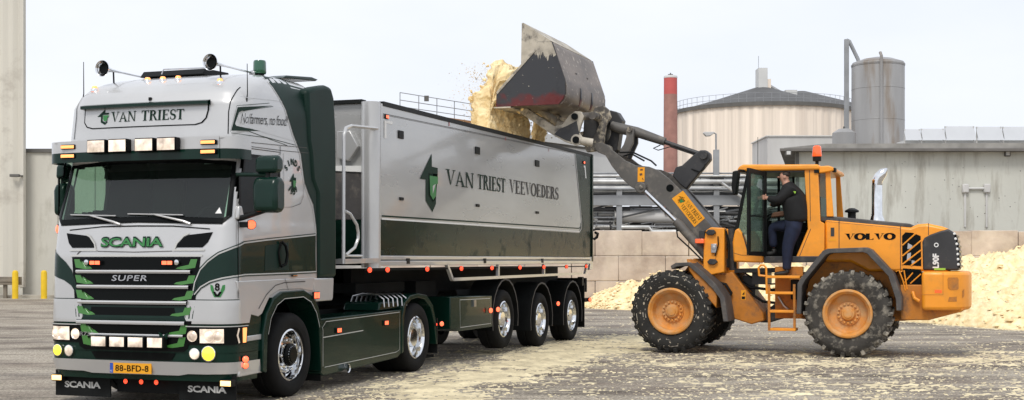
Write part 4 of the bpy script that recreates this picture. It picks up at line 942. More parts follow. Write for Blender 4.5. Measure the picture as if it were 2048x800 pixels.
# ---- sun visor with spot lamps
def visor(name, z0, z1, m, lean=0):
    mb = MB(); rows = []; hw, cr = 1.275, .20
    def ring(z, o):
        r = []; uf = -1.44+o+lean*(z-2.75)
        for k in range(4): r.append((-1.04, VC-hw+o, z)) if k == 0 else None
        for k in range(9): a = pi/2*k/8; r.append((uf+.07+cr-cr*sin(a) if 0 else uf+.07+cr-(cr-o*0)*sin(a), VC-hw+o+cr-cr*cos(a), z))
        for v in frange(VC-hw+o+cr, VC+hw-o-cr, 20): w = (v-VC)/hw; r.append((uf+.07*w*w, v, z))
        for k in range(9): a = pi/2*(1-k/8); r.append((uf+.07+cr-cr*sin(a), VC+hw-o-cr+cr*cos(a), z))
        r.append((-1.04, VC+hw-o, z)); return r
    a, b, c, d = ring(z0, 0), ring(z1, 0), ring(z1, .02), ring(z0, .02)
    mb.grid([list(x) for x in zip(a, b, c, d)], close=True); return mb.build(name, m, trk)
visor('sun_visor', 2.868, 3.0, 'silver'); visor('sun_visor', 2.755, 2.866, 'green')
vt = MB(); vt.prism([(-1.38, .12), (-1.34, .05), (-1.0, .02), (-1.0, 2.43), (-1.34, 2.40), (-1.38, 2.33)], 2.985, 2.995, 'z'); vt.build('visor_top', 'silver', trk)
for v in (1.665, 1.38, 1.03, .74): lamp_block('spot_lamp', -1.53, v, 2.92, .25, .155, 'lens', .10, 'gloss')
for v in (.265, 2.13):
    for z in (2.935, 2.83): lamp_block('flash_lamp', -1.435 if v < 1 else -1.43, v, z, .20, .055, 'amber', .05, 'gloss', pad=.010, bulge=.004)
# ---- roof sign
PTS = []
for cx, cz, a_, b_ in ((1.99, 3.255, 0, -90), (.57, 3.26, -90, -180)): pass
sgn = [(2.10, 3.385), (2.10, 3.24), (2.06, 3.19), (1.98, 3.17), (.60, 3.17), (.52, 3.19), (.47, 3.24), (.45, 3.32), (.45, 3.385)]
decal('roof_sign_frame', [[(VC+(x-VC)*1.02, 3.28+(z-3.28)*1.10) for x, z in sgn]], 'gloss', onfront, trk, .005, .07)
rs = decal('roof_sign', [sgn], 'silver', onfront, trk, .010, .07)
decal('sign_lettering', serif_text('VAN', 1.72, 3.228, .345, .118, flip=-1), 'darkgreen', onfront, rs, .015, .1); decal('sign_lettering', serif_text('TRIEST', 1.30, 3.228, .56, .118, flip=-1), 'darkgreen', onfront, rs, .015, .1)
decal('emblem', emblem_polys(EMB_B, 1.92, 3.20, .165, .18, -1), 'darkgreen', onfront, rs, .015)
decal('emblem', emblem_polys(EMB_G, 1.92, 3.20, .165, .18, -1), 'emgreen', onfront, rs, .019)
gb = MB(); rows = []
for v in frange(.42, 2.13, 24):
    P, N = onfront(v, 3.385); T = Vector((0, 0, 1)); rows.append([P+N*.002, P+N*.07-T*.0, P+N*.07+T*.035, P+N*.002+T*.06])
gb.grid(rows, close=True); gb.build('sign_ledge', 'green', trk)
nb_ = MB(); P, N = onfront(1.22, 3.47); nb_.lathe([(.0, .035), (.02, .03), (.022, 0)], tuple(P), 'z', 10); nb_.build('washer_nozzle', 'black', trk)
decal('roof_seam', stroke([(.17, 3.60), (.20, 3.30), (.19, 3.05)], .010)+stroke([(2.28, 3.60), (2.25, 3.30), (2.26, 3.05)], .010), 'gloss', onfront, trk, .004, .06)
# V8 badge
bdg = [(-.02, 1.0), (.16, .93), (.36, .10), (.64, .10), (.84, .93), (1.02, 1.0), (1.0, .55), (.72, -.15), (.28, -.15), (.0, .55)]
def badge_fn(x, y): return oncorner(-.345+.155*x, 1.245+.12*y)
decal('side_badge', [bdg], 'emgreen', badge_fn, trk, .006, .2)
decal('side_badge', [[(.18, .35), (.36, .35), (.5, .05), (.64, .35), (.82, .35), (.62, -.1), (.38, -.1)]], 'gloss', badge_fn, trk, .008, .2)
decal('side_badge', [[(badge_x, badge_y) for badge_x, badge_y in p] for p in sans_text('8', .33, .42, .34, .72, .03)], 'gloss', badge_fn, trk, .008)
# ---- roof: horns, markers, hatch, aerials, beacon
def roof_z(u, v):
    z = 3.0
    for k in range(120):
        z = 3.3+k*.005
        if z >= 3.86: return 3.862
        if cab_front_u(v, z) > u: return z
    return z
for v, ub in ((.565, -.92), (2.04, -.92)):
    z = 3.905; h = MB()
    h.lathe([(.095, 0), (.098, .008), (.082, .02), (.055, .05), (.035, .10), (.022, .18), (.016, .28), (.012, .40), (.012, 1.0 if v < 1 else .75), (.0, 1.0 if v < 1 else .75)], (ub, v, z), 'x', 24)
    h.lathe([(.080, .006), (.07, .02), (.05, .05), (.03, .1), (0, .12)], (ub, v, z), 'x', 24)
    ho = h.build('air_horn', 'chrome', trk)
    MB().lathe([(.074, .010), (.07, .03), (0, .05)], (ub, v, z), 'x', 20).build('horn_mouth', 'gloss', ho)
    MB().tube([(ub+.22, v, z), (ub+.23, v, roof_z(ub+.23, v)-.02)], .010, 6).build('horn_bracket', 'black', ho)
    if v < 1: MB().prism([(ub+.92, z-.02), (ub+1.04, z-.06), (ub+1.04, z+.06), (ub+.92, z+.02)], v-.04, v+.04).build('horn_end', 'steel', ho, bevel=.01)
for v, z in ((2.14, 3.70), (1.50, 3.78), (1.29, 3.785), (1.08, 3.785), (.43, 3.77)):
    u = -.92; zz = roof_z(u, v) if v > 2 or v < .5 else roof_z(-.78, v); uu = u if v > 2 or v < .5 else -.78
    lo = MB().lathe([(.045, -.03), (.045, .0), (.04, .008)], (uu, v, zz), 'z', 16).build('roof_marker', 'chrome', trk)
    MB().lathe([(.034, 0), (.034, .022), (.024, .038), (0, .043)], (uu, v, zz), 'z', 16).build('lens', 'amber', lo)
ht = MB(); ht.prism([(-.42, 3.86), (-.35, 3.93), (.15, 3.945), (.2, 3.88), (.2, 3.85), (-.42, 3.85)], .98, 1.86); ht.build('roof_hatch', 'gloss', trk, bevel=.02)
MB().tube([(-.9, VC, 3.80), (-.86, VC, 3.86), (-.8, .6, 3.86)], .008, 6).build('horn_pipe', 'steel', trk)
for u, v, z0, z1 in ((-.95, .10, 3.40, 3.86), (-.9, 2.36, 3.5, 4.0)):
    MB().tube([(u, v-.03, z0), (u+.01, v-.04, z0+.12), (u+.02, v-.03, z1)], [.012, .006, .004], 6).build('aerial', 'black', trk)
bc = MB(); bc.lathe([(.055, 0), (.055, .05), (.04, .06)], (.08, .50, 3.84), 'z', 16); bo = bc.build('beacon', 'black', trk)
MB().lathe([(.075, .06), (.08, .075), (.078, .20), (.07, .22), (0, .222)], (.08, .50, 3.84), 'z', 20).build('beacon_dome', 'beacon_g', bo)
# ---- mirrors
def mirror(v0, v1, near, du=0):
    m_ = MB(); m_.prism([(-1.28, 2.17), (-1.14, 2.15), (-1.06, 2.20), (-1.06, 2.50), (-1.14, 2.56), (-1.25, 2.545), (-1.29, 2.46)], v0, v1)
    o = m_.build('wing_mirror', 'green', trk, bevel=.055, seg=4)
    m2 = MB(); m2.prism([(-1.27, 2.60), (-1.14, 2.59), (-1.08, 2.64), (-1.09, 2.76), (-1.17, 2.80), (-1.26, 2.76)], v0+.01, v1-.02); m2.build('upper_mirror', 'green', o, bevel=.05, seg=4)
    MB().tube([(-1.2, (v0+v1)/2, 2.5), (-1.19, (v0+v1)/2, 2.66)], .03, 8).build('mirror_post', 'black', o)
    vi = .03 if near else 2.42; ve = v1 if near else v0; vm = (v0+v1)/2
    MB().tube([(-1.22, vi, 2.585), (-1.20, vm, 2.575)], .022, 8).build('mirror_arm', 'green', o)
    MB().tube([(-1.18, vi, 2.10), (-1.21, vi+(-.09 if near else .05), 2.11), (-1.2, vm, 2.19)], [.035, .03, .025], 8).build('mirror_arm', 'black', o)
    if du:
        for q in [o]: q.location.x += du
    return o
mirror(-.50, -.20, True); mirror(2.46, 2.63, False, .22)
P = Vector((-1.2, -.06, 2.02)); disc_lamp('side_marker', (-1.13, -.10, 2.03), Vector((-.78, -.62, 0)), .05, 'redhot', ring='black')
MB().box((-1.18, -.09, 2.0), (-1.08, .02, 2.06)).build('marker_bracket', 'black', trk)
disc_lamp('side_marker', (-1.16, 2.46, 2.0), Vector((-.78, .62, 0)), .05, 'redhot', ring='black')
pp = MB(); pp.prism([(-1.24, 2.09), (-1.10, 2.08), (-1.16, 2.24), (-1.22, 2.24)], -.01, .05); pp.build('pillar_cover', 'silver', trk, bevel=.02)
# ---- entrance steps and front wing
def arch_pts(cx, cz, r0, pts): return pts
wing_o = [(-.76, .36), (-.74, .80), (-.66, 1.02), (-.50, 1.19), (-.30, 1.265), (.22, 1.275), (.45, 1.20), (.60, 1.05), (.68, .86), (.72, .25)]
wing_i = [(.66, .25), (.62, .80), (.54, .98), (.40, 1.12), (.20, 1.19), (-.26, 1.18), (-.44, 1.11), (-.57, .97), (-.635, .78), (-.66, .34)]
for va, vb in ((-.03, .34), (2.11, 2.48)):
    MB().prism(wing_o+wing_i, va, vb).build('front_wing', 'green', trk, bevel=.012)
decal('wing_line', stroke([(x, z) for x, z in wing_i[1:-1]], .008), 'line', onside(-.03), trk, .004)
st = MB(); st.prism([(-1.26, 1.40), (.55, 1.42), (.50, 1.25), (.22, 1.285), (-.32, 1.285), (-.54, 1.215), (-.72, 1.02), (-.80, .99), (-1.16, 1.06)], .0, .03); st.build('wing_top', 'silver', trk, bevel=.008)
decal('wing_crease', stroke([(-.80, 1.08), (-.62, 1.24), (-.42, 1.34), (-.2, 1.37), (.3, 1.375)], .012)+stroke([(-.2, 1.42), (-.12, 1.28)], .008), 'fender', onside(.0), trk, .003)
for z in (.78, .40):
    MB().prism([(-1.22, z), (-.70, z+.012), (-.70, z-.055), (-1.22, z-.065)], .0, .30).build('step', 'silver', trk, bevel=.012)
MB().box((-1.2, .06, .34), (-.72, .32, 1.12)).build('step_box', 'green', trk)
decal('step_well', [[(-1.18, 1.03), (-.78, .99), (-.76, .84), (-1.18, .83)], [(-1.18, .68), (-.74, .68), (-.74, .45), (-1.18, .45)]], 'gloss', onside(.06), trk, .003)
# ---- chassis, side skirts, drive axle
MB().box((-1.2, .72, .62), (4.55, .82, .95)).box((-1.2, 1.63, .62), (4.55, 1.73, .95)).box((-.9, .75, .5), (.9, 1.7, 1.2)).box((.7, .4, .5), (1.4, 2.05, 1.15)).build('chassis_frame', 'chassis', trk)
for va, vb in ((0, .5), (1.95, 2.45)):
    MB().prism([(.70, .90), (3.16, .93), (3.14, .30), (3.02, .25), (.78, .18), (.70, .22)], va, vb).build('side_skirt', 'green', trk, bevel=.015)
decal('skirt_line', stroke([(.76, .80), (.84, .86), (3.08, .895), (3.08, .36), (2.95, .335), (.80, .29)], .008)+stroke([(.76, .665), (1.9, .695)], .012)+stroke([(.74, .80), (.76, .76), (.76, .30)], .008), 'line', onside(0), trk, .004)
for u, z in ((1.18, .745), (2.62, .775)): lamp_block('side_lamp', u-.0, -.03, z, .05, .05, 'redhot', .13, 'black') if 0 else None
def sidelamp(name, u, z, m, w=.13, h=.07, v=0, parent=trk):
    f_ = MB().box((u-w/2, v-.025, z-h/2), (u+w/2, v, z+h/2)).build(name, 'black', parent, bevel=.006)
    MB().box((u-w/2+.012, v-.029, z-h/2+.01), (u-.006, v-.024, z+h/2-.01)).box((u+.006, v-.029, z-h/2+.01), (u+w/2-.012, v-.024, z+h/2-.01)).build('lens', m, f_)
for u, z in ((1.17, .735), (2.60, .765)): sidelamp('side_lamp', u, z, 'redhot')
sidelamp('side_lamp', .50, 1.20, 'redhot', .15, .09, -.03)
sidelamp('side_lamp', .02, 1.448, 'amber', .12, .022, .004)
MB().lathe([(.058, -.06), (.058, .25), (.05, .25), (.048, -.05)], (1.36, .0, .235), 'y', 20, closed=True).build('exhaust_tip', 'chrome', trk)
fo_ = [(3.14, .30), (3.16, .84), (3.26, 1.03), (3.44, 1.12), (3.74, 1.145), (4.05, 1.11), (4.28, .96), (4.40, .72), (4.46, .36)]
fi_ = [(4.41, .36), (4.33, .70), (4.20, .92), (3.98, 1.05), (3.73, 1.085), (3.48, 1.06), (3.30, .98), (3.23, .82), (3.22, .32)]
for va, vb in ((-.01, .66), (1.80, 2.46)):
    MB().prism(fo_+fi_, va, vb).build('drive_wing', 'green', trk, bevel=.008)
for k in range(6):
    u = 3.10+k*.14 if 0 else 2.62+k*.15
    MB().tube([(u, .55, .98), (u, .50, 1.13), (u, .35, 1.165), (u, .12, 1.15), (u, .03, 1.09), (u, .02, .98)], .012, 6).build('catwalk_hoop', 'steel', trk)
MB().prism([(2.5, .93), (3.3, .95), (3.3, 1.05), (2.55, 1.05)], .05, .6).build('battery_box', 'green', trk, bevel=.02)
for va, vb in ((0, .6), (1.85, 2.45)): MB().box((4.47, va, .22), (4.49, vb, .75)).build('rear_mud_flap', 'black', trk)
MB().box((.74, .02, .12), (.76, .4, .55)).build('mud_flap', 'black', trk)
sidelamp('side_lamp', 4.36, .66, 'red', .05, .05, -.012); disc_lamp('side_lamp', (4.58, -.02, .66), Vector((-.6, -.8, 0)), .036, 'redhot', ring='black')
MB().prism([(3.1, .98), (4.5, 1.02), (4.5, 1.08), (4.2, 1.16), (3.3, 1.16)], .8, 1.65).build('fifth_wheel', 'chassis', trk)
MB().box((.72, .5, 1.15), (1.0, 1.95, 2.6)).build('cab_back_box', 'chassis', trk)
make_wheel('front_wheel', trk, 0, .0, .5, .505, .36, 'front', 1); make_wheel('front_wheel', trk, 0, 2.45, .5, .505, .36, 'front', -1)
make_wheel('drive_wheel', trk, 3.73, .0, .5, .505, .62, 'drive', 1); make_wheel('drive_wheel', trk, 3.73, 2.45, .5, .505, .62, 'drive', -1)

# ================================================================ TIPPER TRAILER
trl = thing('tipper_trailer', 'long silver and dark green open topped tipper trailer being filled with pale feed', 'trailer', (TX, TY, 0), TRZ)
U0, U1, V0, V1 = 2.45, 13.10, .03, 2.46
def ztop(u): return 3.80+(u-2.45)*.0065
def wallmb(ua, ub, va, vb, z0):
    return MB().add([(ua, va, z0), (ub, va, z0), (ub, vb, z0), (ua, vb, z0), (ua, va, ztop(ua)), (ub, va, ztop(ub)), (ub, vb, ztop(ub)), (ua, vb, ztop(ua))],
                    [(3,2,1,0),(4,5,6,7),(0,1,5,4),(1,2,6,5),(2,3,7,6),(3,0,4,7)])
wallmb(U0+.06, U1-.06, V0, V0+.05, 1.70).build('side_wall', 'tsilver', trl); wallmb(U0+.06, U1-.06, V1-.05, V1, 1.70).build('side_wall', 'tsilver', trl)
fw = wallmb(U0, U0+.06, V0+.1, V1-.1, 1.60).build('front_wall', 'tsilver', trl); wallmb(U1-.06, U1, V0, V1, 1.60).build('tailgate', 'tgreen', trl, bevel=.01)
MB().box((U0, V0, 1.56), (U1, V1, 1.70)).build('floor', 'chassis', trl)
for v in (V0+.07, V1-.07):
    MB().lathe([(.135, 1.53), (.135, ztop(2.5)+.01), (.0, ztop(2.5)+.01)], (2.44, v+ (.04 if v < 1 else -.04), 0), 'z', 24).build('corner_post', 'silver', trl)
for v in (V0-.012, V1-.06):
    MB().add([(2.6, v, ztop(2.6)-.03), (U1, v, ztop(U1)-.03), (U1, v+.072, ztop(U1)-.03), (2.6, v+.072, ztop(2.6)-.03), (2.6, v, ztop(2.6)+.035), (U1, v, ztop(U1)+.035), (U1, v+.072, ztop(U1)+.035), (2.6, v+.072, ztop(2.6)+.035)],
             [(3,2,1,0),(4,5,6,7),(0,1,5,4),(1,2,6,5),(2,3,7,6),(3,0,4,7)]).build('top_rail', 'black', trl)
MB().box((2.38, .25, 3.80), (2.52, 2.3, 3.85)).build('top_rail', 'black', trl)
SW = onside(V0)
# the lower part of the wall is dark green, and so is the rear corner
decal('green_skirt', [[(2.50, 1.70), (13.04, 1.70), (13.04, 2.195), (2.50, 2.195)]], 'tgreen', SW, trl, .003)
decal('green_corner', [[(11.85, ztop(11.85)-.03), (12.31, 2.50), (12.33, 2.40), (12.29, 2.31), (12.20, 2.26), (12.20, 2.195), (13.04, 2.195), (13.04, ztop(13)-.03)]], 'tgreen', SW, trl, .004)
decal('side_stripe', stroke([(2.55, 2.245), (12.16, 2.29), (12.26, 2.32), (12.285, 2.41)], .022), 'darkgreen', SW, trl, .005)
decal('side_stripe', stroke([(2.55, 2.205), (12.20, 2.225), (12.31, 2.28), (12.345, 2.42), (12.3, 2.56), (11.87, 3.82)], .022), 'white', SW, trl, .006)
decal('wall_seam', stroke([(2.60, 3.665), (11.85, 3.83)], .008)+stroke([(2.60, 3.65), (11.85, 3.815)], .005), 'fender', SW, trl, .004)
for i in range(1, 18): pass
decal('emblem', emblem_polys(EMB_B, 3.86, 2.36, .69, .88), 'darkgreen', SW, trl, .006)
decal('emblem', emblem_polys(EMB_G, 3.86, 2.36, .69, .88), 'emgreen', SW, trl, .009); decal('emblem', emblem_polys(EMB_W, 3.86, 2.36, .69, .88), 'line', SW, trl, .011)
decal('wall_lettering', serif_text('VAN', 4.88, 2.805, 1.20, .245), 'darkgreen', SW, trl, .006); decal('wall_lettering', serif_text('TRIEST', 6.26, 2.81, 1.36, .245), 'darkgreen', SW, trl, .006)
decal('wall_lettering', serif_text('VEEVOEDERS', 7.83, 2.82, 2.90, .24), 'fender', SW, trl, .006)
for u, z, w, h in ((3.18, 3.425, .17, .115), (6.24, 3.44, .20, .12), (9.38, 3.445, .22, .12), (3.20, 2.51, .13, .045), (6.25, 2.535, .15, .045), (9.38, 2.525, .17, .045)):
    MB().box((u-w/2, V0-.02, z-h/2), (u+w/2, V0, z+h/2)).build('wall_bracket', 'black', trl, bevel=.006)
decal('red_mark', [[(u, 3.725), (u+.025, 3.725), (u+.025, 3.785), (u, 3.785)] for u in (5.0, 7.61, 10.08)], 'redmark', SW, trl, .006)
decal('corner_mark', [[(2.63, 3.575), (2.90, 3.585), (2.90, 3.545), (2.70, 3.54), (2.70, 3.33), (2.63, 3.33)], [(12.50, 3.62), (12.62, 3.62), (12.70, 3.36), (12.62, 3.36), (12.56, 3.58), (12.5, 3.58)]], 'white', SW, trl, .006)
sidelamp('side_lamp', 2.69, 3.63, 'redhot', .10, .06, V0, trl); sidelamp('side_lamp', 12.48, 3.68, 'redhot', .10, .06, V0, trl)
lf = MB().box((2.435, .13, 3.575), (2.455, .29, 3.665)).build('front_lamp', 'black', trl); MB().box((2.428, .165, 3.595), (2.436, .255, 3.645)).build('lens', 'redhot', lf)
# front wall: green foot, locker, ladder rails
MB().box((2.425, .16, 1.62), (2.45, 2.3, 2.19)).build('front_skirt', 'tgreen', trl)
MB().prism([(.14, 2.20), (.14, 2.83), (.7, 2.86), (1.2, 2.88), (1.2, 2.20)], 2.42, 2.449, 'x').build('front_recess', 'fender', trl)
MB().prism([(.13, 2.84), (.13, 2.93), (1.2, 2.96), (1.2, 2.885), (.7, 2.875)], 2.40, 2.449, 'x').build('front_ledge', 'white', trl)
MB().prism([(.30, 3.20), (.42, 3.42), (.62, 3.42), (.62, 3.05), (.45, 3.0)], 2.36, 2.449, 'x').build('locker', 'silver', trl, bevel=.01)
MB().tube([(2.42, .03, 3.44), (1.62, .03, 3.40), (1.47, .03, 3.36), (1.40, .03, 3.26), (1.39, .03, 1.60), (1.39, .03, 1.585)], .024, 8).build('ladder_rail', 'silver', trl)
MB().tube([(1.39, .0, 2.27), (1.48, -.02, 2.24), (1.66, -.03, 2.10), (1.70, -.03, 2.0), (1.70, -.03, 1.92), (1.62, -.02, 1.80), (1.40, .0, 1.70)], .020, 8).build('grab_rail', 'silver', trl)
MB().prism([(1.38, 1.585), (2.45, 1.60), (2.45, 1.66), (1.38, 1.65)], .0, .5).build('front_step', 'silver', trl)
MB().tube([(1.40, .02, 1.69), (1.9, .02, 1.69)], .018, 8).build('step_tube', 'silver', trl)
# rails under the body
for v in (V0-.022, V1-.045):
    MB().box((2.45, v, 1.555), (13.12, v+.065, 1.625)).box((2.45, v+.006, 1.64), (13.12, v+.06, 1.695)).build('lower_rail', 'silver', trl, bevel=.008)
for u in (3.4, 6.55, 9.65): MB().box((u-.05, V0-.03, 1.58), (u+.05, V0-.005, 1.66)).build('rail_bracket', 'black', trl)
MB().prism([(13.0, 1.70), (13.16, 1.70), (13.16, 1.44), (12.90, 1.42)], V0-.02, V0+.06).build('rear_bracket', 'silver', trl, bevel=.01)
MB().box((13.06, -.0, 1.60), (13.16, .1, 3.9)).build('rear_post', 'tgreen', trl, bevel=.01)
MB().tube([(13.1, -.06, 2.22), (13.22, -.08, 2.2), (13.25, -.05, 2.12), (13.2, 0, 2.08)], .03, 8).build('tailgate_latch', 'black', trl)
MB().prism([(5.10, 1.355), (12.30, 1.375), (12.30, 1.33), (5.14, 1.305)], .0, .06).prism([(4.88, 1.555), (4.95, 1.555), (5.17, 1.32), (5.10, 1.32)], .0, .05).prism([(12.72, 1.555), (12.80, 1.555), (12.62, 1.34), (12.54, 1.34)], .0, .05).box((7.2, .0, 1.35), (7.25, .05, 1.56)).box((9.74, 0, 1.35), (9.79, .05, 1.56)).build('tip_frame', 'silver', trl)
MB().box((3.0, .72, 1.12), (12.9, .84, 1.50)).box((3.0, 1.63, 1.12), (12.9, 1.75, 1.50)).box((2.9, .6, 1.16), (4.6, 1.85, 1.3)).box((4.8, .5, .75), (5.6, 1.95, 1.3)).build('chassis_frame', 'chassis', trl)
for u in (7.61, 9.645, 11.68): MB().tube([(u, .1, .5), (u, 2.35, .5)], .09, 10).build('axle', 'chassis', trl)
MB().box((12.9, .1, .95), (13.0, 2.35, 1.25)).build('rear_bumper', 'chassis', trl)
bx_ = MB().prism([(5.05, 1.06), (6.92, 1.035), (6.96, .49), (5.42, .50), (5.05, .55)], .02, .5).build('tool_box', 'green', trl, bevel=.015)
decal('box_line', stroke([(5.44, 1.0), (6.82, .985), (6.86, .56), (5.46, .56), (5.44, 1.0)], .010), 'line', onside(.02), bx_, .004)
MB().box((6.02, -.005, .87), (6.12, .02, .98)).build('box_latch', 'steel', bx_)
for u, zc in ((7.61, .60), (9.645, .50), (11.68, .50)):
    o_, i_ = [], []
    for k in range(13):
        a = R(200-k*18.5 if 0 else 196-k*17.5); o_.append((u+.68*cos(a), zc+.70*sin(a)+.02)); i_.append((u+.645*cos(a), zc+.665*sin(a)+.02))
    for va, vb in ((.02, .5), (1.95, 2.44)):
        MB().prism(o_+i_[::-1], va, vb).build('wheel_wing', 'chassis', trl)
    decal('wing_edge', stroke([((a_[0]+b_[0])/2, (a_[1]+b_[1])/2) for a_, b_ in zip(o_, i_)], .03), 'fender', onside(.02), trl, .003)
    make_wheel('trailer_wheel', trl, u, .02, zc-.0 if zc < .55 else .6, .515, .38, 'trailer', 1); make_wheel('trailer_wheel', trl, u, 2.43, zc if zc < .55 else .6, .515, .38, 'trailer', -1)
for va, vb in ((.02, .55), (1.9, 2.43)): MB().box((12.52, va, .22), (12.55, vb, 1.15)).build('rear_mud_flap', 'black', trl)
MB().box((12.3, .0, 1.10), (12.42, .1, 1.28)).build('flap_bracket', 'black', trl)
for u in (2.09, 2.66, 4.06, 5.44, 6.84, 8.29, 9.68, 11.15, 12.57): disc_lamp('marker_lamp', (u, .0, 1.50), Vector((-.5, -.86, 0)), .036, 'red', trl, 'black', .0)
MB().box((2.0, .01, 1.49), (12.9, .04, 1.51)).build('lamp_rail', 'chassis', trl)
for u, z in ((6.73, .785), (7.08, .79), (10.52, .78), (12.78, .79)): disc_lamp('marker_lamp', (u, -.02, z), Vector((-.5, -.86, 0)), .042, 'redhot', trl, 'black', .0)
MB().box((10.45, -.0, .74), (10.6, .04, .82)).build('lamp_bracket', 'chassis', trl); MB().box((12.5, -.0, .75), (12.82, .04, .83)).build('lamp_bracket', 'chassis', trl)
for va in (.55, 1.75):
    MB().box((5.2, va, .1), (5.35, va+.12, 1.2)).box((5.1, va-.08, .08), (5.45, va+.2, .12)).build('landing_leg', 'chassis', trl)
# ================================================================ WHEEL LOADER
LX, LY, LRZ = 5.599, 21.783, -R(20.617)
ldr = thing('wheel_loader', 'orange wheel loader with raised bucket tipping pale feed into the trailer', 'wheel loader', (LX, LY, 0), LRZ)
WV = 2.46    # overall width across the tyres
def loader_wheel(u, treadmat, n=26, worn=False):
    def mk(v0, s):
        r, w, zc = .735, .53, .735
        b = MB()
        b.lathe([(.385, s*.10), (.40, s*.05), (.44, s*.035), (.53, s*.012), (.60, s*.006), (.66, s*.03), (.705, s*.075), (.705, s*(w-.075)), (.655, s*(w-.03)), (.53, s*(w-.01)), (.40, s*(w-.05))], (u, v0, zc), 'y', 56)
        root = b.build('loader_wheel', 'ltyre' if worn else 'ltyred', ldr)
        t = MB()
        for k in range(n):
            a0 = 2*pi*k/n
            for (da, va, vb, sh) in ((0, .015, .30, .10), (pi/n, w-.015, w-.30, -.10)):
                aw = pi/n*(.70 if not worn else .86)
                vs = []
                for (aa, vv, rr) in ((a0+da-aw/2, va+.03, .735 if not worn else .725), (a0+da+aw/2, va+.03, .735 if not worn else .725), (a0+da+aw/2+sh*.6, vb, .735 if not worn else .725), (a0+da-aw/2+sh*.6, vb, .735 if not worn else .725),
                                     (a0+da-aw/2*1.1, va, .655), (a0+da+aw/2*1.1, va, .655), (a0+da+aw/2*1.1+sh*.6, vb, .66), (a0+da-aw/2*1.1+sh*.6, vb, .66)):
                    vs.append((u+rr*cos(aa), v0+s*vv, zc+rr*sin(aa)))
                t.add(vs, [(0,1,2,3),(7,6,5,4),(0,4,5,1),(1,5,6,2),(2,6,7,3),(3,7,4,0)])
        t.build('tread', treadmat, root, bevel=.008, seg=1)
        if worn:
            rd = random.Random(int(v0*10)+2); dd = []
            for rr, nn in ((.665, 26), (.615, 20), (.50, 16), (.46, 12)):
                for k in range(nn):
                    a0 = rd.uniform(0, 360); dd += stroke(arc(u, zc, rr, rr, a0, a0+rd.uniform(2, 9), 3), rd.uniform(.006, .016))
            off_ = {.665: .05}
            decal('dried_feed', dd, 'caked', lambda x, y: (Vector((x, v0+s*lerp([(.44, .035), (.53, .012), (.60, .006), (.66, .03), (.7, .07)], math.hypot(x-u, y-zc)), y)), Vector((0, -s, 0))), root, .003)['kind'] = 'stuff'
        c = MB(); s_ = s
        c.lathe([(.41, s*.07), (.412, s*.02), (.40, s*.005), (.375, s*.0), (.355, s*.03), (.335, s*.05), (.325, s*.15), (.30, s*.185), (.20, s*.19), (.195, s*.165), (.125, s*.16), (.12, s*.13), (.10, s*.105), (.075, s*.10), (.07, s*.085), (0, s*.08)], (u, v0, zc), 'y', 48)
        rim = c.build('rim', 'rimy', root, sharp=30)
        for k in range(16):
            nb = MB(); a = 2*pi*k/16; nb.lathe([(.021, s*.19), (.021, s*.135), (.012, s*.125), (0, s*.125)], (u+.162*cos(a), v0, zc+.162*sin(a)), 'y', 8)
            nb.build('wheel_nut', 'rimy', rim)
    mk(0, 1); mk(WV, -1)
loader_wheel(0, 'ltread'); loader_wheel(-3.02, 'ltyre', 30, True)
def part(pts, va, vb, name, m, bevel=.01, parent=ldr): return MB().prism(pts, va, vb).build(name, m, parent, bevel=bevel)
# frames and axles
part([(-.95, .62), (-.95, 1.42), (1.2, 1.42), (1.2, .85), (.9, .60), (-.5, .56)], .72, 1.74, 'rear_frame', 'yeld', .03)
part([(-2.52, 1.40), (-2.20, 1.38), (-2.06, 1.43), (-1.52, .72), (-1.49, .57), (-1.72, .50), (-2.12, .62), (-2.40, .95), (-2.8, 1.0), (-2.95, 1.4), (-2.75, 1.67), (-2.55, 1.52)], .66, 1.80, 'front_frame', 'yeld', .02)
part([(-1.62, .52), (-1.45, .52), (-1.2, .6), (-1.0, .7), (-1.0, .95), (-1.3, .90), (-1.5, .75)], .95, 1.5, 'joint', 'boomd', .02)
part([(-2.05, 1.40), (-1.0, 1.42), (-1.0, 1.50), (-2.05, 1.48)], .8, 1.7, 'hose_tray', 'boomd', .01)
MB().tube([(-1.95, .72, .72), (-1.6, .72, .725)], .025, 8).tube([(-1.98, .72, .72), (-1.94, .72, .72)], .036, 8).tube([(-1.63, .72, .725), (-1.57, .72, .725)], .036, 8).build('lock_strut', 'redrod', ldr)
for k, pth in enumerate((((-2.1, .9, 1.35), (-1.8, .92, 1.15), (-1.4, .94, 1.1), (-1.0, .9, 1.12)), ((-2.0, .85, 1.38), (-1.85, .8, 1.1), (-1.55, .85, .9), (-1.1, .9, .85)), ((-1.9, 1.0, 1.4), (-1.7, 1.0, 1.28), (-1.5, 1.0, 1.2), (-1.2, 1.0, 1.22)), ((-2.35, .62, 1.25), (-2.16, .60, 1.20), (-2.06, .60, 1.05), (-2.12, .60, .92), (-2.25, .62, .88)))):
    MB().tube(pth, .026 if k != 2 else .015, 7).build('hose', 'black', ldr)
MB().box((-1.75, .9, 1.2), (-1.5, 1.5, 1.46)).box((-1.95, 1.05, .85), (-1.72, 1.4, 1.35)).build('valve_block', 'boomd', ldr)
MB().tube([(0, .2, .735), (0, 2.26, .735)], .2, 12).build('rear_axle', 'yeld', ldr); MB().tube([(-3.02, .2, .735), (-3.02, 2.26, .735)], .2, 12).build('front_axle', 'yeld', ldr)
decal('warning_label', [[(-1.90, .93), (-1.82, .93), (-1.82, 1.10), (-1.90, 1.10)]], 'orange', onside(.66), ldr, .003)
decal('warning_label', [[(-1.89, .94), (-1.83, .94), (-1.83, .99), (-1.89, .99)], [(-1.88, 1.02), (-1.84, 1.02), (-1.84, 1.08)]], 'black', onside(.66), ldr, .005)
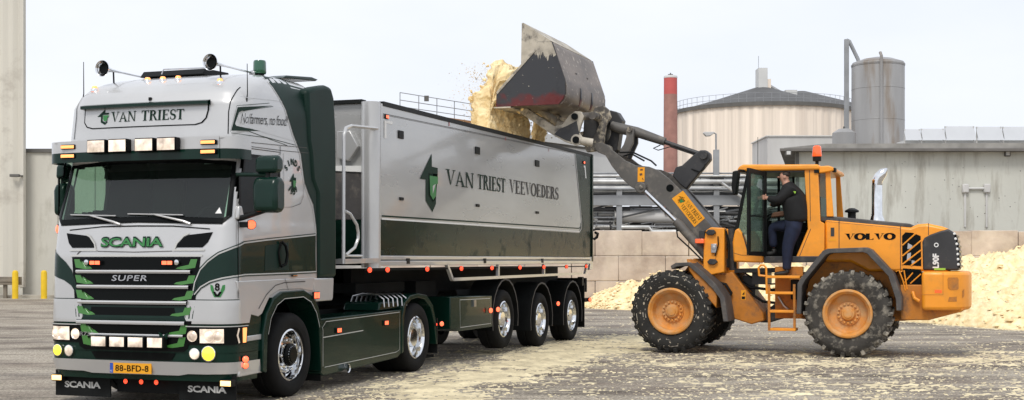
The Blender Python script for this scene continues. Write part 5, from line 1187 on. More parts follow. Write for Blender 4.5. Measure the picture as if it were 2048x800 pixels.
# front tower
for va, vb in ((.52, .72), (1.74, 1.94)):
    tw = part([(-2.54, 1.98), (-2.50, 2.16), (-2.41, 2.215), (-2.17, 2.20), (-2.17, 1.42), (-2.45, 1.36), (-2.55, 1.47)], va, vb, 'loader_tower', 'yel', .015)
for u, z in ((-2.40, 2.12), (-2.37, 1.60)):
    MB().prism([(u-.10, z), (u-.05, z+.055), (u+.05, z+.05), (u+.09, z), (u+.03, z-.05), (u-.06, z-.045)], .46, .52).build('pin_cover', 'boomd', ldr, bevel=.012)
MB().box((-2.40, .47, 1.76), (-2.30, .52, 1.92)).box((-2.38, .46, 1.82), (-2.32, .52, 1.88)).build('work_lamp', 'steel', ldr, bevel=.006)
MB().tube([(-2.28, .5, 2.05), (-2.27, .48, 1.9), (-2.33, .48, 1.7)], .012, 6).build('hose', 'black', ldr)
MB().box((-2.62, .5, 2.02), (-2.52, .62, 2.16)).build('lamp_housing', 'boomd', ldr, bevel=.01)
MB().box((-2.68, .44, 1.93), (-2.52, .56, 2.01)).build('turn_signal', 'beacon_o', ldr, bevel=.01)
MB().tube([(-2.12, .95, 2.2), (-2.10, .95, 1.45)], .07, 10).build('steer_column', 'fender', ldr)
MB().tube([(-2.16, .6, 2.15), (-2.1, .6, 1.9), (-2.12, .6, 1.5)], .02, 6).tube([(-2.0, .7, 2.2), (-2.04, .7, 1.9), (-2.02, .7, 1.5)], .015, 6).build('hose', 'black', ldr)
# front mudguard
fg_o = [(-3.02, 1.53), (-2.93, 1.585), (-2.67, 1.595), (-2.45, 1.43), (-2.22, 1.21), (-2.07, 1.0), (-2.00, .57)]
fg_i = [(-2.09, .57), (-2.15, .97), (-2.30, 1.16), (-2.52, 1.37), (-2.70, 1.53), (-2.90, 1.52), (-3.0, 1.47)]
for va, vb in ((.02, .62), (1.84, 2.44)): part(fg_o+fg_i, va, vb, 'front_mudguard', 'fender', .01)
MB().prism([(-2.75, 1.66), (-2.55, 1.50), (-2.36, 1.28), (-2.2, 1.1), (-2.22, .8), (-2.4, 1.0), (-2.7, 1.45)], .06, .5).build('mudguard_bracket', 'yeld', ldr, bevel=.02)
# rear mudguard
rg_o = [(-.84, .72), (-.82, 1.24), (-.76, 1.34), (-.40, 1.79), (-.32, 1.825), (.30, 1.845), (.38, 1.81), (.74, 1.41), (.87, 1.02), (.87, .80)]
rg_i = [(.79, .80), (.78, .99), (.66, 1.37), (.32, 1.74), (.25, 1.765), (-.28, 1.75), (-.35, 1.72), (-.69, 1.30), (-.745, 1.2), (-.765, .72)]
for va, vb in ((.0, .70), (1.76, 2.46)): part(rg_o+rg_i, va, vb, 'rear_mudguard', 'fender', .008)
part([(-.78, 1.0), (-.70, 1.28), (-.35, 1.72), (.28, 1.73), (.64, 1.36), (.78, 1.0)], .60, .72, 'wheel_arch', 'yeld', .0)
# rear body
hood = [(-.43, 1.60), (-.43, 2.33), (.98, 2.185), (1.10, 2.235), (1.26, 2.245), (1.50, 2.19), (1.60, 2.15), (1.60, 1.44), (.30, 1.44), (.0, 1.60)]
part(hood, .50, 1.96, 'engine_hood', 'yel', .045)
part([(-.52, 2.30), (-.52, 2.40), (-.2, 2.375), (.98, 2.245), (1.03, 2.19), (.98, 2.17)], .53, 1.93, 'hood_top', 'fender', .02)
decal('hood_seam', stroke([(-.19, 2.33), (-.19, 1.84)], .012)+stroke([(.82, 2.21), (.82, 1.48)], .012)+stroke([(1.27, 2.25), (1.27, 2.05)], .010)+stroke([(-.43, 2.3), (.82, 2.17)], .006), 'boomd', onside(.50), ldr, .003)
part([(1.175, 1.46), (1.165, 1.94), (1.20, 2.01), (1.30, 2.065), (1.45, 2.12), (1.58, 2.155), (1.66, 2.10), (1.71, 1.95), (1.745, 1.78), (1.75, 1.46)], .485, 1.975, 'radiator_grille', 'boomd', .03)
for k in range(7):
    z = 1.50+k*.085; u = 1.745-.006*k-max(0, k-4)*.012
    MB().prism([(u-.16, z), (u+.03, z+.005), (u+.03, z+.045), (u-.10, z+.05)], .50, 1.95).build('grille_louvre', 'gloss', ldr, bevel=.006)
    MB().lathe([(.0, -.02), (.022, -.01), (.022, .01), (0, .02)], (u-.005, .498, z+.062), 'y', 8).build('louvre_bolt', 'white', ldr)
decal('model_lettering', [[(1.335+ (y), 1.50+x) for x, y in p] for p in [[(a_, .105-b_) for a_, b_ in q] for q in sans_text('L90F', 0, 0, .24, .105, .045)]], 'white', onside(.485), ldr, .004)
decal('grille_logo', stroke(arc(1.395, 1.885, .03, .03, 0, 360, 16), .016), 'white', onside(.485), ldr, .004)
decal('model_label', [[(1.36, 1.465), (1.54, 1.465), (1.54, 1.50), (1.36, 1.50)]], 'badge', onside(.485), ldr, .004)
decal('hood_lettering', serif_text('VOLVO', -.095, 1.980, .82, .105, .34, .17), 'gloss', onside(.50), ldr, .004)
decal('engine_vent', [[(.845, 2.04), (.90, 2.10), (1.02, 2.09), (1.145, 2.035), (1.155, 1.53), (.85, 1.55)], [(.86, 1.495), (1.15, 1.475), (1.15, 1.44), (.86, 1.44)]], 'gloss', onside(.50), ldr, .004)
part([(.84, 1.46), (1.16, 1.44), (1.16, 1.20), (.84, 1.20)], .52, .56, 'engine_vent', 'gloss', 0)
for a_, b_ in (((.85, 1.88), (1.06, 2.075)), ((.85, 1.70), (1.15, 1.96)), ((.85, 1.56), (1.15, 1.80)), ((.99, 1.54), (1.155, 1.67))):
    MB().tube([(a_[0], .492, a_[1]), (b_[0], .492, b_[1])], .013, 6).build('vent_bar', 'yel', ldr)
MB().prism([(.92, 1.60), (1.02, 1.62), (1.02, 1.95), (.93, 1.9)], .49, .495).build('engine_block', 'steel', ldr) if 0 else None
decal('engine_gleam', [[(.92, 1.62), (.98, 1.63), (.99, 1.76), (.93, 1.74)], [(.93, 1.82), (1.01, 1.83), (1.01, 1.88), (.94, 1.92)], [(1.0, 1.575), (1.05, 1.575), (1.05, 1.62), (1.0, 1.63)]], 'steel', onside(.497), ldr, .002)
for a_, b_ in (((.98, 1.24), (1.15, 1.40)), ((.87, 1.24), (1.02, 1.42))): MB().tube([(a_[0], .50, a_[1]), (b_[0], .50, b_[1])], .011, 6).build('vent_bar', 'yel', ldr)
MB().tube([(.75, .45, 1.44), (.80, .44, 1.46), (.86, .44, 1.30), (.90, .45, 1.12)], .012, 6).tube([(.83, .45, 1.44), (.88, .44, 1.46), (.93, .45, 1.14)], .012, 6).build('grab_rail', 'yel', ldr)
decal('hood_latch', [[(-.33, 2.04), (-.27, 2.04), (-.27, 2.19), (-.33, 2.19)]], 'boomd', onside(.50), ldr, .004)
decal('hood_latch', [[(-.36, 1.96), (-.24, 1.96), (-.24, 2.0), (-.36, 2.0)]], 'orange', onside(.50), ldr, .005)
# counterweight
cw = [(1.17, .82), (1.17, 1.40), (1.20, 1.43), (1.72, 1.455), (1.87, 1.45), (1.915, 1.41), (1.93, 1.05), (1.87, .96), (1.6, .83)]
ct = MB(); ct.prism([(1.17, .28), (1.55, .28), (1.78, .42), (1.90, .62), (1.93, 1.0), (1.93, 1.46), (1.90, 1.84), (1.78, 2.04), (1.55, 2.18), (1.17, 2.18)], .80, 1.445, 'z')
cwo = ct.build('counterweight', 'yel', ldr, bevel=.06, seg=3)
part([(.82, .62), (.82, 1.22), (1.25, 1.22), (1.25, .85), (1.85, .83), (1.80, .78), (1.28, .63)], .45, 2.0, 'rear_bumper', 'yeld', .02)
for pts in ([(1.60, .30), (1.74, .392), (1.74, .40)],): pass
def oncw(s, z):   # along the near rear bevel of the counterweight
    A = Vector((1.55, .28, 0)); B = Vector((1.78, .42, 0)); d = (B-A); l = d.length
    if s <= 0: return Vector((1.55+s, .28, z)), Vector((0, -1, 0))
    if s < l: p = A+d*(s/l); n = Vector((d.y, -d.x, 0)).normalized(); return Vector((p.x, p.y, z)), n
    C = Vector((1.90, .62, 0)); e = C-B; p = B+e*((s-l)/e.length); n = Vector((e.y, -e.x, 0)).normalized(); return Vector((p.x, p.y, z)), n
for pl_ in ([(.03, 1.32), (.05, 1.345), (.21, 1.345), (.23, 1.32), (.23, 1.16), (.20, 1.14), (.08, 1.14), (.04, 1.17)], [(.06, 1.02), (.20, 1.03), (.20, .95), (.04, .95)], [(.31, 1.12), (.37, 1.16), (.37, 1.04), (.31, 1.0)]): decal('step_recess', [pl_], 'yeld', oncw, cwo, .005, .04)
decal('panel_seam', stroke([(-.04, 1.43), (-.04, 1.06), (-.38, 1.06)], .008), 'yeld', oncw, cwo, .004)
decal('reflector', [[(-.17, 1.09), (-.06, 1.09), (-.06, 1.14), (-.17, 1.14)]], 'beacon_o', oncw, cwo, .005)
MB().tube([(1.02, .42, 1.1), (1.05, .38, 1.0), (1.13, .38, .95)], .03, 8).build('tie_hook', 'yel', ldr)
# exhaust, intake
ex = MB(); ex.lathe([(.14, 2.28), (.12, 2.34), (.092, 2.42), (.09, 2.93)], (.39, 1.05, 0), 'z', 24)
ex.build('exhaust_base', 'chrome', ldr)
MB().tube([(.39, 1.05, 2.90), (.395, 1.05, 3.0), (.43, 1.05, 3.08), (.50, 1.05, 3.16), (.56, 1.05, 3.22)], [.088, .09, .09, .075, .012], 20).build('exhaust_stack', 'chrome', ldr)
MB().lathe([(.07, 2.33), (.07, 2.46), (.12, 2.47), (.12, 2.50), (.05, 2.54), (0, 2.545)], (-.04, 1.1, 0), 'z', 20).build('air_intake', 'black', ldr)
# cab
part([(-1.93, 3.19), (-1.90, 3.265), (-1.82, 3.305), (-.52, 3.275), (-.50, 3.18)], .40, 2.06, 'cab_roof', 'yel', .03)
part([(-.52, 3.12), (-.52, 3.24), (-.36, 3.25), (-.28, 3.22), (-.27, 3.16), (-.36, 3.14)], .42, 2.04, 'roof_rear', 'yel', .02)
MB().box((-.30, .44, 3.14), (-.24, .6, 3.21)).build('rear_work_lamp', 'black', ldr, bevel=.01)
MB().box((-.60, .42, 3.13), (-.52, .5, 3.23)).build('roof_lamp', 'black', ldr)
for va, vb in ((.45, .53), (1.93, 2.01)):
    part([(-.77, 3.20), (-.54, 3.22), (-.50, 2.30), (-.43, 2.26), (-.43, 1.69), (-.91, 1.69), (-.71, 2.17)], va, vb, 'rear_pillar', 'yel', .012)
    part([(-.42, 3.16), (-.34, 3.16), (-.28, 2.38), (-.40, 2.38)], va+.05, vb, 'back_pillar', 'yel', .01)
    part([(-1.76, 3.20), (-1.71, 3.20), (-1.93, 2.1), (-1.99, 2.1)], va, va+.06, 'front_pillar', 'black', .006)
    part([(-1.47, 3.20), (-1.42, 3.20), (-1.42, 1.66), (-1.47, 1.66)], va+.01, va+.06, 'door_post', 'black', .004)
    part([(-1.99, 1.60), (-2.01, 1.95), (-1.97, 2.16), (-1.90, 2.20), (-1.80, 2.05), (-1.72, 1.74), (-1.47, 1.72), (-1.47, 1.585)], va-.02, vb, 'cab_front_panel', 'yel', .03)
decal('sill_line', stroke([(-.80, 2.09), (-.93, 1.72)], .010)+stroke([(-.99, 1.69), (-.72, 2.20)], .05), 'yeld', onside(.45), ldr, .003) if 0 else None
decal('panel_line', stroke([(-.66, 2.17), (-.85, 1.70)], .010)+stroke([(-.68, 3.18), (-.665, 2.3)], .010), 'boomd', onside(.45), ldr, .003)
decal('panel_line', stroke([(-1.83, 2.10), (-1.79, 1.98), (-1.74, 1.78)], .022)+stroke([(-1.99, 1.76), (-1.86, 1.72), (-1.72, 1.715)], .006), 'boomd', onside(.43), ldr, .004)
part([(-1.46, 1.58), (-1.46, 1.70), (-.44, 1.70), (-.44, 1.60)], .44, 2.02, 'cab_floor', 'boomd', .01)
MB().box((-.60, .55, 1.7), (-.46, 1.92, 2.35)).build('cab_back', 'boomd', ldr)
part([(-.72, 3.20), (-1.9, 3.21), (-1.9, 3.17), (-.72, 3.15)], .46, 2.0, 'headliner', 'boomd', 0)
glp = lambda pts, v, nm='side_glass': MB().add([(p[0], v, p[1]) for p in pts], [tuple(range(len(pts)))]).build(nm, 'cabglass', ldr)
glp([(-1.73, 3.18), (-1.46, 3.18), (-1.46, 1.78), (-1.70, 1.78), (-1.93, 2.15)], .47); glp([(-1.73, 3.18), (-1.46, 3.18), (-1.46, 1.78), (-1.70, 1.78), (-1.93, 2.15)], 1.99)
glp([(-1.43, 3.17), (-.77, 3.17), (-.77, 2.1), (-1.43, 1.75)], 1.97)
MB().add([(-1.75, .5, 3.18), (-1.75, 1.96, 3.18), (-1.97, 1.96, 2.1), (-1.97, .5, 2.1)], [(0, 1, 2, 3)]).build('windscreen', 'cabglass', ldr)
MB().add([(-.52, .52, 3.14), (-.40, .52, 3.14), (-.36, .52, 2.38), (-.50, .52, 2.38)], [(0, 1, 2, 3)]).build('quarter_glass', 'cabglass', ldr)
part([(-1.20, 3.18), (-1.16, 3.18), (-1.10, 1.7), (-1.14, 1.7)], 1.93, 1.97, 'far_post', 'black', 0)
MB().box((-.98, .95, 1.72), (-.62, 1.5, 2.12)).prism([(-.72, 2.1), (-.60, 2.1), (-.55, 2.75), (-.66, 2.78)], .98, 1.48).build('seat', 'seatm', ldr, bevel=.05, seg=3)
MB().tube([(-1.62, 1.22, 1.7), (-1.50, 1.22, 2.35)], .05, 8).build('steering_column', 'black', ldr)
st_ = MB(); rows = [[(-1.42+.19*cos(a)*.5-.10+ .0, 1.22+.19*sin(a), 2.40+.19*cos(a)*.75*.5)] for a in frange(0, 2*pi, 24)]
st_.tube([r[0] for r in rows], .016, 6, cap=False); st_.build('steering_wheel', 'black', ldr)
MB().prism([(-1.40, 2.38), (-1.02, 2.42), (-1.02, 2.52), (-1.36, 2.47)], .75, .95).build('armrest', 'brown', ldr, bevel=.02)
MB().box((-1.70, 1.7, 1.7), (-.6, 1.9, 2.32)).build('side_console', 'black', ldr, bevel=.02)
MB().box((-.62, .56, 2.3), (-.50, 1.92, 2.72)).build('cab_back', 'black', ldr)
MB().box((-.95, 1.86, 2.3), (-.86, 1.95, 3.18)).build('far_post', 'black', ldr)
# door swung open towards the viewer
D0, D1 = Vector((-1.445, .43, 0)), Vector((-1.625, -.20, 0))
def ondoor(t, z, d=0):
    n = Vector(((D1-D0).y, -(D1-D0).x, 0)).normalized()
    return D0+(D1-D0)*t+n*d+Vector((0, 0, z))
def dbar(t0, z0, t1, z1, m=None):
    pass
dr = MB()
def slab(q, th=.02):
    a = [tuple(ondoor(t, z, -th)) for t, z in q]; b = [tuple(ondoor(t, z, th)) for t, z in q]; n = len(q)
    dr.add(a+b, [tuple(range(n)), tuple(range(n, 2*n))[::-1]]+[(i, (i+1) % n, n+(i+1) % n, n+i) for i in range(n)])
for a_, b_, c_, d_ in (((0, 1.70), (.10, 1.70), (.10, 3.17), (0, 3.17)), ((.88, 1.72), (1, 1.72), (1, 3.20), (.88, 3.20)), ((.1, 3.10), (.88, 3.12), (.88, 3.20), (.1, 3.17)), ((.1, 1.70), (.88, 1.71), (.88, 1.78), (.1, 1.78)), ((.1, 2.38), (.88, 2.38), (.88, 2.40), (.1, 2.40))): slab((a_, b_, c_, d_))
dro = dr.build('cab_door', 'black', ldr)
MB().add([tuple(ondoor(t, z)) for t, z in ((.1, 1.78), (.88, 1.78), (.88, 3.12), (.1, 3.10))], [(0, 1, 2, 3)]).build('pane', 'cabglass', dro)
MB().tube([tuple(ondoor(.12, 2.42, .05)), tuple(ondoor(.5, 2.40, .07)), tuple(ondoor(.85, 2.35, .05))], .014, 6).build('door_handle', 'black', dro)
# mirror, beacon, aerial
MB().tube([(-1.78, .45, 3.2), (-1.86, .3, 3.2), (-1.9, .22, 3.16)], .015, 6).build('mirror_arm', 'black', ldr)
MB().prism([(-1.955, 3.17), (-1.87, 3.19), (-1.85, 3.14), (-1.89, 2.77), (-1.95, 2.76), (-1.975, 2.9)], .14, .34).build('side_mirror', 'black', ldr, bevel=.02)
bo = MB().lathe([(.03, 3.28), (.03, 3.36), (.075, 3.37), (.075, 3.46), (0, 3.46)], (-.62, .95, 0), 'z', 16).build('beacon', 'black', ldr)
MB().lathe([(.08, 3.45), (.085, 3.47), (.07, 3.62), (.05, 3.64), (0, 3.642)], (-.62, .95, 0), 'z', 18).build('beacon_dome', 'beacon_o', bo)
MB().tube([(-1.70, 1.2, 3.3), (-1.70, 1.2, 3.85)], .005, 5).build('aerial', 'black', ldr)
# access ladder
for z, a_, b_ in ((1.345, -1.36, -.80), (1.07, -1.31, -.91), (.755, -1.31, -.90), (.445, -1.30, -.87)):
    MB().box((a_, .12, z-.022), (b_, .42, z+.022)).build('ladder_step', 'yel', ldr, bevel=.006)
for a_ in (-1.325, -.895):
    MB().prism([(a_-.02, 1.22), (a_+.02, 1.22), (a_+.025, .42), (a_-.015, .42)], .13, .17).build('ladder_rail', 'yeld', ldr)
MB().tube([(-1.49, .13, 1.36), (-1.50, .13, 1.50), (-1.46, .13, 1.545), (-1.41, .13, 1.545), (-1.37, .13, 1.50), (-1.36, .13, 1.05)], .018, 8).tube([(-1.49, .13, 1.37), (-1.30, .15, 1.35)], .018, 8).build('grab_rail', 'yel', ldr)
part([(-1.28, .62), (-1.28, 1.52), (-.80, 1.52), (-.80, .62)], .50, .60, 'ladder_panel', 'yeld', .01)
MB().box((-1.0, .42, .95), (-.86, .52, 1.3)).build('air_tank', 'black', ldr, bevel=.02)
MB().tube([(-1.22, .49, 1.0), (-1.12, .48, .84), (-1.02, .49, .76)], .02, 6).build('strut', 'steel', ldr)
# ---- boom
bo_top = [(-4.62, 3.79), (-4.50, 3.80), (-4.42, 3.77), (-4.30, 3.66), (-4.05, 3.46), (-3.86, 3.365), (-3.60, 3.335), (-3.42, 3.26), (-3.22, 3.10), (-3.0, 2.88), (-2.32, 2.08), (-2.30, 1.90)]
bo_bot = [(-2.46, 1.70), (-2.58, 1.85), (-3.05, 2.36), (-3.30, 2.60), (-3.45, 2.72), (-3.72, 2.86), (-3.95, 2.98), (-4.12, 3.14), (-4.30, 3.36), (-4.42, 3.56), (-4.56, 3.62), (-4.64, 3.70)]
for va, vb in ((.74, .82), (1.64, 1.72)):
    bm_ = part(bo_top+bo_bot, va, vb, 'boom_arm', 'boom', .008)
part([(-3.10, 2.95), (-2.30, 2.04), (-2.34, 1.92), (-3.2, 2.86)], .83, 1.63, 'boom_plate', 'boomd', .005)
part([(-4.2, 3.50), (-3.85, 3.30), (-3.75, 3.05), (-4.1, 3.2)], .83, 1.63, 'cross_tube', 'boomd', .02)
BV = onside(.74)
ss = decal('boom_sticker', [[(-3.17, 2.745), (-2.965, 2.885), (-2.565, 2.385), (-2.755, 2.225)]], 'orange', BV, ldr, .004)
ca, sa = cos(-R(51)), sin(-R(51))
def stk(x, y): return -2.965+ca*x-sa*y*-1*-1, 2.885+sa*x-ca*y*-1*-1
# local sticker frame: x along the arm downwards, y across it towards lower left
def onstk(x, y):
    ex_ = Vector((-2.565+2.965, 0, 2.385-2.885)).normalized(); ey_ = Vector((-3.17+2.965, 0, 2.745-2.885)).normalized()
    p = Vector((-2.965, .74, 2.885))+ex_*x+ey_*y; return p, Vector((0, -1, 0))
neg = lambda polys: [[(x, -y) for x, y in p] for p in polys]
onstkn = lambda x, y: onstk(x, -y)
decal('emblem', [[(.03+.15*y*0+.15*x, -.21+.16*y) for x, y in EMB_B]], 'darkgreen', onstkn, ss, .004); decal('emblem', [[(.03+.15*x, -.21+.16*y) for x, y in EMB_G]], 'emgreen', onstkn, ss, .006)
decal('sticker_lettering', serif_text('VAN TRIEST', .20, -.115, .42, .075)+serif_text('VEEVOEDERS', .20, -.215, .42, .070), 'darkgreen', onstkn, ss, .004)
decal('warning_label', [[(-3.805, 3.325), (-3.675, 3.325), (-3.68, 3.06), (-3.81, 3.06)]], 'orange', BV, ldr, .004)
decal('warning_label', stroke([(-3.76, 3.28), (-3.71, 3.28)], .03)+stroke([(-3.77, 3.19), (-3.72, 3.20)], .04)+stroke([(-3.72, 3.13), (-3.70, 3.09)], .012), 'brown', BV, ldr, .006)
decal('boom_hole', [[p for p in arc(-3.205, 2.935, .07, .068, 0, 345, 23)]], 'gloss', BV, ldr, .004)
# crank tower for the tilt ram and the ram itself
part([(-3.26, 3.18), (-3.20, 3.34), (-3.08, 3.37), (-2.84, 3.58), (-2.74, 3.64), (-2.64, 3.64), (-2.56, 3.57), (-2.55, 3.46), (-3.0, 2.93), (-3.12, 3.02)], 1.14, 1.32, 'crank_tower', 'boomd', .02)
MB().tube([(-2.67, 1.08, 3.54), (-2.67, 1.38, 3.54)], .07, 14).build('crank_pin', 'boomd', ldr)
MB().tube([(-2.9, 1.14, 3.3), (-2.74, 1.10, 3.24), (-2.66, 1.08, 3.28), (-2.64, 1.1, 3.38)], .012, 6).build('hose', 'black', ldr)
MB().tube([(-4.45, 1.23, 4.16), (-4.25, 1.23, 4.09), (-3.96, 1.23, 4.02), (-3.42, 1.23, 3.82)], [.085, .10, .095, .075], 14).build('tilt_ram', 'boom', ldr)
MB().tube([(-3.44, 1.23, 3.825), (-2.70, 1.23, 3.555)], .042, 10).build('ram_rod', 'boomd', ldr)
MB().tube([(-3.5, 1.2, 3.76), (-3.62, 1.15, 3.70), (-3.52, 1.12, 3.66), (-3.3, 1.15, 3.72), (-2.8, 1.2, 3.54)], .010, 6).build('hose', 'black', ldr)
part([(-4.12, 4.08), (-4.04, 4.12), (-3.96, 4.07), (-3.98, 3.80), (-4.12, 3.52), (-4.28, 3.60), (-4.16, 3.78), (-4.11, 3.92)], 1.04, 1.12, 'tilt_link', 'boom', .01)
part([(-4.10, 4.06), (-3.98, 4.02), (-3.98, 3.82), (-4.12, 3.52), (-4.26, 3.58), (-4.14, 3.76)], 1.36, 1.44, 'tilt_link', 'boomd', .01)
MB().tube([(-4.04, 1.0, 4.05), (-4.04, 1.48, 4.05)], .05, 10).build('link_pin', 'coupler', ldr)
MB().tube([(-4.2, .9, 3.62), (-3.95, .9, 3.62), (-3.6, .92, 3.45), (-3.5, .9, 3.36)], .016, 6).tube([(-4.15, 1.0, 3.56), (-4.0, 1.0, 3.60), (-3.75, 1.0, 3.46)], .016, 6).build('hose', 'black', ldr)
# lift rams
for va in (.66, 1.74):
    MB().tube([(-3.70, va, 2.93), (-3.0, va, 2.26)], .040, 12).build('lift_ram_rod', 'chrome', ldr)
    MB().tube([(-3.08, va, 2.34), (-3.02, va, 2.28), (-2.35, va, 1.52)], [.075, .085, .08], 14).build('lift_ram', 'boom', ldr)
    MB().lathe([(.0, -.07), (.10, -.07), (.10, .07), (0, .07)], (-3.72, va, 2.945), 'y', 18).build('ram_eye', 'boom', ldr, bevel=.015)
    MB().tube([(-3.70, va-.09, 2.96), (-3.72, va+.05, 2.945)], .04, 10).build('ram_pin', 'coupler', ldr)
MB().tube([(-3.05, .58, 2.2), (-3.02, .55, 2.05), (-2.8, .55, 1.85), (-2.6, .58, 1.65)], .014, 6).build('hose', 'black', ldr)
# bell cranks and coupler behind the bucket
part([(-4.70, 4.40), (-4.66, 4.48), (-4.50, 4.50), (-4.40, 4.42), (-4.36, 4.28), (-4.45, 4.15), (-4.48, 3.95), (-4.50, 3.78), (-4.62, 3.66), (-4.82, 3.64), (-4.86, 3.74), (-4.68, 3.93), (-4.58, 4.15), (-4.66, 4.28)], .86, .96, 'bell_crank', 'coupler', .015)
part([(-4.62, 4.38), (-4.50, 4.46), (-4.36, 4.42), (-4.26, 4.26), (-4.30, 4.10), (-4.36, 3.70), (-4.52, 3.60), (-4.62, 3.70), (-4.48, 4.0), (-4.50, 4.2)], 1.30, 1.56, 'bell_crank', 'boomd', .015)
MB().tube([(-4.52, .80, 3.71), (-4.52, 1.68, 3.71)], .085, 14).build('boom_pin', 'caked', ldr)
MB().tube([(-4.60, .5, 4.28), (-4.60, 1.75, 4.28)], .075, 12).build('coupler_tube', 'coupler', ldr)
cp = [(-6.12, 4.46), (-5.86, 4.46), (-5.34, 4.11), (-5.18, 4.14), (-5.05, 4.30), (-4.94, 4.37), (-4.82, 4.36), (-4.76, 4.27), (-4.82, 4.12), (-4.86, 3.98), (-4.78, 3.86), (-4.80, 3.78), (-4.92, 3.74), (-5.12, 3.81), (-5.45, 4.00)]
cpb = [(-5.20, 4.08), (-5.05, 4.28), (-4.95, 4.345), (-4.84, 4.335), (-4.79, 4.26), (-4.85, 4.12), (-4.89, 3.97), (-4.82, 3.86), (-4.84, 3.80), (-4.93, 3.77), (-5.12, 3.845), (-5.30, 3.95)]
for va in (.50, 1.85):
    cpo = part(cp, va, va+.09, 'coupler_arm', 'caked', .012)
    MB().prism([(-5.22, 4.06), (-5.10, 4.10), (-4.90, 4.19), (-4.86, 4.0), (-4.83, 3.86), (-4.92, 3.78), (-5.12, 3.845), (-5.34, 3.96)], va-.006, va+.05).build('arm_web', 'boomd', cpo)
    MB().tube([(-4.93, va-.05, 4.27), (-4.93, va+.13, 4.27)], .062, 14).build('pin', 'gloss', cpo)
    MB().tube([(-4.90, va-.03, 3.84), (-4.90, va+.02, 3.84)], .105, 14).build('pin_ring', 'caked', cpo)
    MB().tube([(-4.90, va-.06, 3.84), (-4.90, va+.1, 3.84)], .065, 14).build('pin', 'gloss', cpo)
MB().tube([(-4.86, .52, 3.83), (-4.62, .60, 3.79)], .075, 10).build('lower_link', 'caked', ldr); MB().tube([(-4.88, .58, 4.28), (-4.60, .6, 4.28)], .07, 10).build('upper_link', 'coupler', ldr)
MB().tube([(-5.78, .95, 4.48), (-5.38, .95, 4.20)], .075, 10).tube([(-5.40, .90, 4.2), (-5.32, .90, 4.16)], .10, 10).build('tip_ram', 'caked', ldr); MB().tube([(-5.78, 1.6, 4.48), (-5.38, 1.6, 4.20)], .075, 10).build('tip_ram', 'caked', ldr)
MB().tube([(-5.36, .8, 4.30), (-5.2, .75, 4.24), (-5.06, .7, 4.28)], .04, 8).build('hose', 'coupler', ldr)
part([(-4.95, 3.80), (-4.60, 3.75), (-4.50, 4.30), (-4.92, 4.30)], 1.0, 1.9, 'coupler_body', 'boomd', .02)
# ---- bucket
BV0, BV1 = -.02, 2.50
prof = [(-6.28, 4.455), (-5.12, 4.44), (-5.02, 4.46), (-4.965, 4.52), (-4.94, 4.62), (-4.935, 4.80), (-4.965, 4.92), (-5.165, 5.50), (-5.19, 5.56), (-5.24, 5.60)]
inner = [(-6.28, 4.485), (-5.12, 4.475), (-5.04, 4.49), (-5.0, 4.54), (-4.975, 4.62), (-4.97, 4.80), (-5.0, 4.92), (-5.20, 5.48), (-5.22, 5.53), (-5.25, 5.56)]
bkt = part(prof+inner[::-1], BV0+.03, BV1-.03, 'bucket', 'bucket', 0)
for va, vb in ((BV0, BV0+.035), (BV1-.035, BV1)):
    MB().prism([(-6.29, 4.45), (-6.28, 4.70), (-5.52, 5.47), (-5.48, 5.60), (-5.20, 5.585), (-4.955, 4.88), (-4.945, 4.66), (-4.99, 4.54), (-5.08, 4.45)], va, vb).build('side_plate', 'bside', bkt)
    MB().prism([(-5.785, 5.945), (-5.80, 5.20), (-5.72, 5.19), (-5.40, 5.50), (-5.22, 5.58), (-5.26, 5.61)], va+.002, vb-.002).build('guard_gusset', 'caked', bkt)
rnd = random.Random(17)
lowe = [(-5.175+.005*0-(.36*k/26), 5.30+.10*sin(k*.55)*.3+.05*k/26+rnd.uniform(-.05, .06)) for k in range(27)]
decal('caked_edge', [[(-5.535, 5.445), (-5.475, 5.595), (-5.21, 5.58), (-5.12, 5.34)]+lowe], 'caked', onside(BV0), bkt, .003)
MB().prism([(-6.28, 4.72), (-5.52, 5.485), (-5.50, 5.45), (-6.26, 4.68)], BV0-.012, BV0+.04).build('side_cutter', 'caked', bkt)
MB().prism([(-5.79, 5.95), (-5.76, 5.965), (-5.23, 5.605), (-5.25, 5.57)], BV0+.0, BV1-.0).build('spill_guard', 'caked', bkt)
MB().prism([(-6.34, 4.445), (-6.0, 4.445), (-6.0, 4.42), (-6.32, 4.425)], BV0-.01, BV1+.01).build('cutting_edge', 'caked', bkt)
for v in (.85, 1.55): MB().prism([(-5.10, 5.17), (-5.02, 5.12), (-5.03, 5.06), (-5.08, 5.06)], v, v+.05).build('bucket_lug', 'boomd', bkt); MB().prism([(-5.06, 5.00), (-4.93, 4.82), (-4.92, 4.62), (-4.97, 4.50), (-5.0, 4.6), (-4.96, 4.8), (-5.07, 5.0)], v-.02, v+.05).build('wear_strip', 'bside', bkt)
